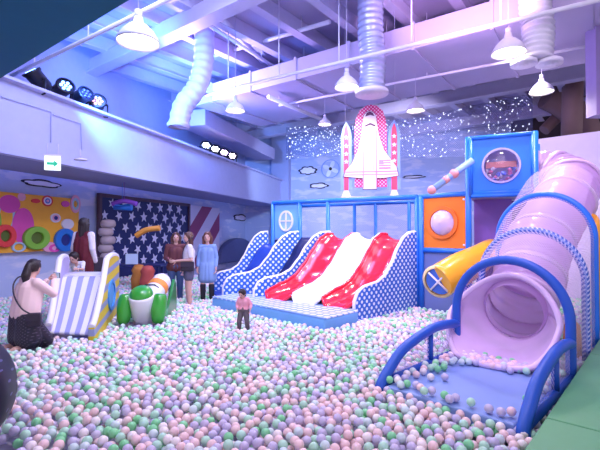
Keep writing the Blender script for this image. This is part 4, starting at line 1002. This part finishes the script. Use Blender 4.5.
    if top_hem:
        for o_ in (-.06, 0, .06):
            a_ = j['waist'].lerp(j['pelvis'], .8); cap(mb, a_ + sh * o_, .115, a_ + sh * o_ * 1.3 - Vector((0, 0, top_hem)), .125)
    for S_ in 'LR':
        e_ = j['sh' + S_].lerp(j['el' + S_], min(1, sleeve * 2)); cap(mb, j['sh' + S_], .05 * slim + g, e_, .042 * slim + g)
        if sleeve > .5: cap(mb, j['el' + S_], .04 * slim + g, j['el' + S_].lerp(j['wr' + S_], sleeve * 2 - 1), .03 * slim + g)
    if loose:
        for o_ in (-.05, .05): cap(mb, j['chest'] + sh * o_, .12 + loose, j['waist'].lerp(j['pelvis'], .6) + sh * o_, .125 + loose)
    remesh(part('top', mb, top, t), .01, 4)
    # bottoms
    mb = MB()
    if bottom_kind in ('pants', 'shorts'):
        for o_ in (-.03, .03): cap(mb, j['pelvis'] + sh * o_ + Vector((0, 0, .05)), .115 * slim, j['pelvis'] + sh * o_, .122 * slim)
        fr = 1.0 if bottom_kind == 'pants' else .42
        for S_ in 'LR':
            if fr < 1: cap(mb, j['hip' + S_], .098, j['hip' + S_].lerp(j['kn' + S_], fr), .092)
            else: cap(mb, j['hip' + S_], .095 * slim, j['kn' + S_], .068 * max(1, slim)); cap(mb, j['kn' + S_], .070 * max(1, slim), j['an' + S_], .054 * max(1, slim))
    if bottom_kind == 'skirt':
        for o_ in (-.05, 0, .05): cap(mb, j['waist'].lerp(j['pelvis'], .5) + sh * o_, .115, j['pelvis'] + sh * o_, .13)
        for S_ in 'LR': cap(mb, j['hip' + S_], .115, j['kn' + S_], .105)
        cap(mb, j['pelvis'], .13, (j['knL'] + j['knR']) / 2, .10)
        if skirt_z is not None:
            for o_ in (-.09, .09): cap(mb, j['pelvis'] + sh * o_, .13, Vector((j['pelvis'].x, j['pelvis'].y - .02, skirt_z)) + sh * o_, .165)
    remesh(part({'pants': 'trousers', 'shorts': 'shorts', 'skirt': 'skirt'}[bottom_kind], mb, bottom, t), .01, 4)
    for S_ in 'LR':
        mb = MB(); a_ = j['an' + S_]; to = j.get('toe' + S_, a_ + Vector((0, -.13, -.035)))
        cap(mb, a_ + Vector((0, .02, -.03)), .044, to, .036); remesh(part('shoe', mb, shoe, t), .01, 2)
        if socks:
            mb = MB(); cap(mb, j['kn' + S_], .062, a_, .046); mb.sphere(j['kn' + S_].lerp(a_, .3) + Vector((0, .012, 0)), .062); remesh(part('stocking', mb, socks, t), .01, 2)
    return t
denim = mat('denim', (.05, .09, .22), .8); pk = mat('pale_pink_knit', (.90, .66, .64), .8)
# three at the centre left
person('person in maroon top and blue jeans, leftmost of three by the striped board', at(176, 9.1, -.20), .3, dict(wrL=(-.14, -.22, 1.0)), top=mat('maroon_cloth', (.13, .035, .045), .8), bottom=denim, hair=brown_h, sleeve=1.0, top_hem=.04)
sw = person('person in white top and grey shorts with crossbody bag, middle of three', at(189, 8.5, -.19), -1.2, dict(wrR=(.12, -.25, 1.02), face=(.25, -1, 0)), top=mat('white_cloth', (.70, .66, .74), .8), bottom=mat('grey_denim', (.10, .10, .17), .8), bottom_kind='shorts', sleeve=.35, hair=brown_h)
bg = mat('dark_bag_leather', (.03, .02, .04), .5)
def bag(parent_label, loc, rz, size, strap_pts, s=1):
    t = thing('handbag', parent_label, 'bag', loc, rz)
    mb = MB(); mb.box((0, 0, 0), size); part('pouch', mb, bg, t, bevel=.025)
    mb = MB(); mb.box((0, -size[1] / 2 - .004, size[2] * .2), (size[0] * .96, .012, size[2] * .55)); part('flap', mb, bg, t, bevel=.004)
    mb = MB(); mb.tube(smooth_path(strap_pts, 6), .009, 6); part('strap', mb, bg, t)
pw = at(189, 8.5, -.19)
bag('dark shoulder bag on the hip of person in white top', (pw.x + .02, pw.y - .17, .72), 0, (.26, .09, .19), [(-.11, 0, .09), (-.09, -.0, .30), (.0, .02, .50), (.10, .12, .60)])
person('person in loose light blue dress and black leggings, rightmost of three', at(207.5, 8.9, -.19), .05, dict(shL=(-.14, 0, 1.285), shR=(.14, 0, 1.285), elL=(-.185, .02, 1.04), elR=(.185, .02, 1.04), wrL=(-.19, -.06, .84), wrR=(.19, -.06, .84)), top=mat('chambray_blue', (.20, .32, .58), .8), bottom=MATS['chambray_blue'], bottom_kind='shorts', sleeve=.9, top_hem=.26, hair=mat('reddish_brown_hair', (.12, .04, .03), .5, bump=.3, scale=60), socks=mat('black_legging', (.01, .01, .02), .7), slim=.86)
# woman in dark red vest behind the small slide
v = person('person in dark red pinafore over white shirt, standing behind the toddler slide', at(84, 8.0, -.02), PI - .3, dict(), s=1.06,  top=mat('white_blouse', (.72, .68, .74), .8), bottom=mat('wine_red_cloth', (.12, .008, .02), .8), bottom_kind='skirt', sleeve=1.0, hair=hairm)
mb = MB(); g = .03
for o_ in (-.045, .045): cap(mb, (o_, 0, 1.16), .105 + g, (o_, 0, .9), .12 + g)
cap(mb, (-.09, .0, 1.29), .075, (-.07, .0, 1.12), .125); cap(mb, (.09, .0, 1.29), .075, (.07, .0, 1.12), .125)
remesh(part('vest', mb, MATS['wine_red_cloth'], v), .01, 3)
bag('black shoulder bag beside person in dark red pinafore', at(96.5, 8.05, .78), .5, (.24, .1, .28), [(-.08, 0, .14), (-.10, .0, .4), (-.16, 0, .52)])
# child behind the slide, leaning over
person('small child in white printed shirt leaning over the top of toddler slide', at(80, 7.9, -.05), .15, dict(chest=(0, -.14, 1.14), neck=(0, -.24, 1.27), head=(-.03, -.32, 1.39), face=(-.3, -1, -.4), shL=(-.15, -.2, 1.25), shR=(.15, -.2, 1.25), elL=(-.2, -.38, 1.1), wrL=(-.16, -.5, 1.12), elR=(.2, -.38, 1.1), wrR=(.16, -.5, 1.12), waist=(0, -.05, 1.0)), s=.70, hs=1.35, top=mat('white_tee', (.72, .72, .78), .8), bottom=denim, sleeve=.4, hair_kind='short')
# toddler in pink
person('toddler in pink top and grey trousers walking in front of the landing pad', at(244, 6.2, -.09), -.15, dict(chest=(0, -.05, 1.16), neck=(0, -.08, 1.29), head=(-.02, -.13, 1.42), face=(-.25, -1, -.35), shL=(-.15, -.06, 1.24), shR=(.15, -.06, 1.24), elL=(-.24, .0, 1.02), wrL=(-.2, -.14, .88), elR=(.26, .02, 1.04), wrR=(.27, -.1, .88), knL=(-.14, -.1, .44), anL=(-.17, .02, .08), knR=(.13, -.06, .44), anR=(.15, .02, .08)), s=.41, hs=1.55, top=mat('pink_cloth', (.85, .38, .48), .8), bottom=mat('grey_brown_cloth', (.12, .10, .12), .8), sleeve=.8, hair_kind='short', slim=1.3)
# kneeling woman on the left taking a photo
kn = dict(pelvis=(0, .04, .46), waist=(0, 0, .60), chest=(.01, -.03, .80), neck=(.02, -.05, .96), head=(.05, -.11, 1.085), face=(.45, -1, -.08),
          shL=(-.165, -.03, .91), shR=(.175, -.05, .91), elL=(-.18, -.24, .74), wrL=(.04, -.38, .90), elR=(.24, -.22, .72), wrR=(.19, -.38, .89),
          hipL=(-.09, .04, .44), hipR=(.09, .04, .44), knL=(-.11, -.17, .13), knR=(.12, -.19, .14), anL=(-.10, .20, .09), anR=(.10, .20, .09), toeL=(-.10, .31, .04), toeR=(.10, .31, .04))
kw = at(28, 5.25, -.09)
person('person kneeling in pale pink sweater and dark dotted skirt, photographing the toddler slide', kw, PI - .5, kn, top=pk, bottom=mat_dots('dotted_skirt', (.015, .012, .03), (.09, .07, .12), .04, .14), bottom_kind='skirt', sleeve=.95, loose=.03, skirt_z=.20, s=.95, hair_kind='ponytail', shoe=mat('tan_shoe', (.45, .22, .16), .6))
Rk = Matrix.Rotation(PI - .5, 3, 'Z')
def kl(x, y, z): return kw + Rk @ Vector((x, y, z)) * .95
hp_ = kl(.115, -.46, .955); t = thing('phone', 'dark phone held up by the kneeling person', 'phone', hp_, PI - .5)
mb = MB(); mb.box((0, 0, 0), (.145, .01, .072)); part('phone_case', mb, black, t, bevel=.004)
mb = MB(); mb.box((0, .006, 0), (.13, .002, .062)); part('screen', mb, mat('screen_glow', (.25, .35, .5), .2, emit=.5), t)
bl = kl(-.25, .05, .45); zi = Matrix.Rotation(-.3, 3, 'Z')
bag('black crossbody bag at the side of the kneeling person', bl, .3, (.16, .08, .17), [zi @ (kl(*p_) - bl) for p_ in ((-.24, .07, .52), (-.16, .15, .60), (-.02, .165, .74), (.09, .125, .88), (.125, .05, .97), (.12, -.03, .975))])
# dark padded roller at lower left, close to the camera
t = thing('dotted_roller', 'large dark navy dotted padded roller cut off by the left edge', 'roller', (-2.27, 2.62, -.05))
rr = .42
mb = MB(); mb.M = Matrix.Translation((0, 0, rr)) @ Matrix.Rotation(.35, 4, 'Z') @ Matrix.Rotation(PI / 2, 4, 'X')
mb.lathe([(.001, .22), (rr * .8, .22), (rr * .95, .18), (rr, .1), (rr, -.1), (rr * .95, -.18), (rr * .8, -.22), (.001, -.22)], n=48)
part('cushion', mb, mat_dots('roller_dots', (.010, .010, .035), (.12, .12, .3), .09, .10), t)

# ------------------------------------------------------------------ the balls
R0b = .0345
def inpoly(x, y, poly):
    c = False; n = len(poly); k = n - 1
    for i in range(n):
        xi, yi, xj, yj = poly[i][0], poly[i][1], poly[k][0], poly[k][1]
        if (yi > y) != (yj > y) and x < (xj - xi) * (y - yi) / (yj - yi) + xi: c = not c
        k = i
    return c
def grow(poly, g):
    cx = sum(p_[0] for p_ in poly) / len(poly); cy = sum(p_[1] for p_ in poly) / len(poly); out = []
    for p_ in poly:
        v_ = Vector((p_[0] - cx, p_[1] - cy)); L_ = v_.length; v_ *= (L_ + g) / L_; out.append((cx + v_.x, cy + v_.y))
    return out
T_ = 1.6; cell = .08; NC = 20
rnd = random.Random(11); pts = []; gridd = {}
def ok(x, y, z):
    cx, cy = int(x / cell), int(y / cell)
    for i in (-1, 0, 1):
        for j_ in (-1, 0, 1):
            for (a_, b_, c_) in gridd.get(((cx + i) % NC, (cy + j_) % NC), ()):
                dx = abs(a_ - x); dx = min(dx, T_ - dx); dy = abs(b_ - y); dy = min(dy, T_ - dy)
                if dx * dx + dy * dy + (c_ - z) ** 2 < .0682 ** 2: return False
    return True
for (zlo, zhi, tries) in ((-.011, .011, 6000), (-.032, .005, 7000), (-.055, -.02, 11000), (-.08, -.045, 8000)):
    for _ in range(tries):
        x, y, z = rnd.random() * T_, rnd.random() * T_, rnd.uniform(zlo, zhi)
        if ok(x, y, z): pts.append((x, y, z)); gridd.setdefault((int(x / cell), int(y / cell)), []).append((x, y, z))
excl = [grow([(p_.x, p_.y) for p_ in pad], .04)]
lmg = [(p_.x, p_.y) for p_ in (fl_ + V_ * .14 + U_ * .14, fr_ - V_ * .12 + U_ * .06, c1 + V_ * .42 - U_ * .30, c1 - V_ * .30 - U_ * .42)]
excl.append([(p_.x, p_.y) for p_ in (TP[0], TP[3], BT[3], BT[0])])
excl.append([(p_.x, p_.y) for p_ in (tA, tB, bB, bA)]); excl.append([(p_.x, p_.y) for p_ in (rA, rB, gB, gA)])
excl.append(grow([(p_.x, p_.y) for p_ in (lF, rF, rBk, lBk)], .03))
excl.append([(p_.x, p_.y) for p_ in (fpt(260), R0, R0 + fback * 3, fpt(260) + fback * 3)])
excl.append([(p_.x, p_.y) for p_ in (R0, R1, Rb, Rb + fback * 3, R0 + fback * 3)])
circ = [(q.x, q.y, .0) for q in ()] + [(-2.55, 6.72, .0)]
rkp = at(147, 7.0); circ = [(rkp.x, rkp.y - .30, .24), (rkp.x - .3, rkp.y - .38, .13), (rkp.x + .3, rkp.y - .38, .13), (kw.x + .05, kw.y, .20), (-2.2, 2.65, .40)]
def hfield(x, y):
    h = .035 * noise.noise((x * .9, y * .9, 0)) + .02 * noise.noise((x * 2.6, y * 2.6, 5))
    if y > 9: h += .02 * (y - 9)
    return h - R0b
balls = []
wn = Vector((-wdir.y, wdir.x, 0))
for ix in range(-6, 6):
    for iy in range(1, 9):
        for (x, y, z) in pts:
            X = ix * T_ + x; Y = iy * T_ + y
            if Y < 2.35 or abs(X) > .76 * Y + .25 or Y > 13: continue
            if (Vector((X, Y, 0)) - wl0).dot(wn) > -.08: continue
            if (Vector((X, Y, 0)) - ld0).dot(ln) > -.05: continue
            if any(inpoly(X, Y, e_) for e_ in excl): continue
            if any((X - a_) ** 2 + (Y - b_) ** 2 < r_ * r_ for a_, b_, r_ in circ): continue
            if inpoly(X, Y, lmg): continue
            if Y > 9.2 and X > .42 * Y: continue
            inner = inpoly(X, Y, [(p_.x, p_.y) for p_ in lm])
            zz = z + hfield(X, Y)
            if inner:
                if z < -.02: continue
                zz = R0b + .004 + max(0, z) * 1.0
            balls.append((X, Y, zz))
# a few balls lying loose on the landing mat
for (px, py) in ((428, 366), (436, 364), (444, 372), (418, 372), (430, 372)):
    g_ = G(px, py + 4, .04); 
    if all((g_.x - a_) ** 2 + (g_.y - b_) ** 2 > .0784 ** 2 for a_, b_, c_ in balls if abs(a_ - g_.x) < .1 and abs(b_ - g_.y) < .1): balls.append((g_.x, g_.y, R0b + .004))
bcols = [('pink', 'blush pink', (.92, .66, .66)), ('lilac', 'lilac', (.60, .54, .74)), ('mint', 'mint green', (.48, .80, .60)), ('aqua', 'pale aqua', (.64, .78, .78)), ('green', 'bright green', (.24, .70, .34)), ('cream', 'creamy white', (.92, .84, .82))]
bmats = [mat('ball_' + k, c_, .38, vary=.03, sss=0) for k, _, c_ in bcols]
def pick(x, y):
    n1 = noise.noise((x * 2.2, y * 2.2, 9)); r = rnd.random()
    g = .13 + .22 * max(0, n1)
    wts = [.27 - .3 * max(0, n1) * .3, .26, .17 + g * .3, .08, g * .62, .14]
    t_ = sum(wts); r *= t_
    for i, w_ in enumerate(wts):
        r -= w_
        if r < 0: return i
    return 0
def seen(b):
    px = 300 + F * b[0] / b[1]; py = HY + F * (EYE - b[2]) / b[1]; return -3 < px < 603 and py < 453
balls.sort(key=lambda b: b[1]); near = []; rest = []
for b in balls:
    if len(near) < 300 and seen(b) and b[2] > -.075 and not (b[0] < -2.3 and b[1] < 3.6 and b[0] / b[1] < -.69): near.append(b)
    else: rest.append(b)
protos = []
for i, (k, nm, c_) in enumerate(bcols):
    mb = MB(); mb.sphere((0, 0, 0), R0b, 24, 16); mb.mi = 0
    me = mb.mesh('plastic_ball'); me.materials.append(bmats[i]); protos.append(me)
ords = ['first', 'second', 'third', 'fourth', 'fifth', 'sixth', 'seventh', 'eighth', 'ninth', 'tenth', 'eleventh', 'twelfth', 'thirteenth', 'fourteenth', 'fifteenth', 'sixteenth', 'seventeenth', 'eighteenth', 'nineteenth', 'twentieth'] + ['twenty-' + x for x in ('first', 'second', 'third', 'fourth', 'fifth', 'sixth', 'seventh', 'eighth', 'ninth')]
rown = ['row cut by the bottom edge', 'first full row above bottom edge', 'second row above bottom edge', 'third row above bottom edge', 'fourth row above bottom edge', 'fifth row above bottom edge', 'sixth row above bottom edge']
cnt = {}
for b in sorted(near, key=lambda q_: q_[0] / q_[1]):
    k = pick(b[0], b[1]); o = bpy.data.objects.new('plastic_ball', protos[k]); C.objects.link(o); o.location = b
    py = HY + F * (EYE - b[2]) / b[1]; rw = min(6, max(0, int((453 - py) / 6.5))); i = cnt.get((k, rw), 0); cnt[(k, rw)] = i + 1
    nm = bcols[k][0] if bcols[k][0] not in ('cream',) else 'cream'
    tag(o, '%s ball in the %s, %s %s one from left' % (bcols[k][1], rown[rw], ords[min(i, 28)], nm), 'ball', 'nearest plastic balls')
# the rest: one mesh
def ico():
    t_ = (1 + 5 ** .5) / 2; v_ = [(-1, t_, 0), (1, t_, 0), (-1, -t_, 0), (1, -t_, 0), (0, -1, t_), (0, 1, t_), (0, -1, -t_), (0, 1, -t_), (t_, 0, -1), (t_, 0, 1), (-t_, 0, -1), (-t_, 0, 1)]
    v_ = [Vector(a_).normalized() for a_ in v_]
    f_ = [(0, 11, 5), (0, 5, 1), (0, 1, 7), (0, 7, 10), (0, 10, 11), (1, 5, 9), (5, 11, 4), (11, 10, 2), (10, 7, 6), (7, 1, 8), (3, 9, 4), (3, 4, 2), (3, 2, 6), (3, 6, 8), (3, 8, 9), (4, 9, 5), (2, 4, 11), (6, 2, 10), (8, 6, 7), (9, 8, 1)]
    return v_, f_
def subd(v_, f_):
    v_ = list(v_); mid = {}; out = []
    def md(a_, b_):
        k = (min(a_, b_), max(a_, b_))
        if k not in mid: mid[k] = len(v_); v_.append(((v_[a_] + v_[b_]) / 2).normalized())
        return mid[k]
    for a_, b_, c_ in f_:
        x, y, z = md(a_, b_), md(b_, c_), md(c_, a_); out += [(a_, x, z), (b_, y, x), (c_, z, y), (x, y, z)]
    return v_, out
import numpy as np
i1 = subd(*ico()); i2 = subd(*i1)
V = []; Fc = []; Mi = []; off = 0
for b in rest:
    vv, ff = i2 if b[1] < 4.6 else i1
    if not hasattr(ff, 'shape'): pass
    V.append((b, vv)); 
a1 = (np.array([tuple(x) for x in i1[0]]), np.array(i1[1])); a2 = (np.array([tuple(x) for x in i2[0]]), np.array(i2[1]))
vl = []; fl2 = []; ml = []
for b in rest:
    av, af = a2 if b[1] < 4.6 else a1
    vl.append(av * (R0b if b[1] < 4.6 else R0b * 1.02) + np.array(b)); fl2.append(af + off); off += len(av); ml.append(np.full(len(af), pick(b[0], b[1])))
vl = np.concatenate(vl); fl2 = np.concatenate(fl2); ml = np.concatenate(ml)
me = bpy.data.meshes.new('plastic_balls'); me.vertices.add(len(vl)); me.vertices.foreach_set('co', vl.astype(np.float32).ravel())
me.loops.add(len(fl2) * 3); me.loops.foreach_set('vertex_index', fl2.astype(np.int32).ravel()); me.polygons.add(len(fl2))
me.polygons.foreach_set('loop_start', np.arange(0, len(fl2) * 3, 3, dtype=np.int32)); me.polygons.foreach_set('material_index', ml.astype(np.int32))
me.polygons.foreach_set('use_smooth', np.ones(len(fl2), dtype=bool)); me.update(calc_edges=True)
for m_ in bmats: me.materials.append(m_)
o = bpy.data.objects.new('plastic_balls', me); C.objects.link(o)
tag(o, 'sea of pastel pink, lilac, mint and green plastic balls filling the pit', 'balls', None, 'stuff')
print('BALLS', len(near), len(rest), 'faces', len(fl2))
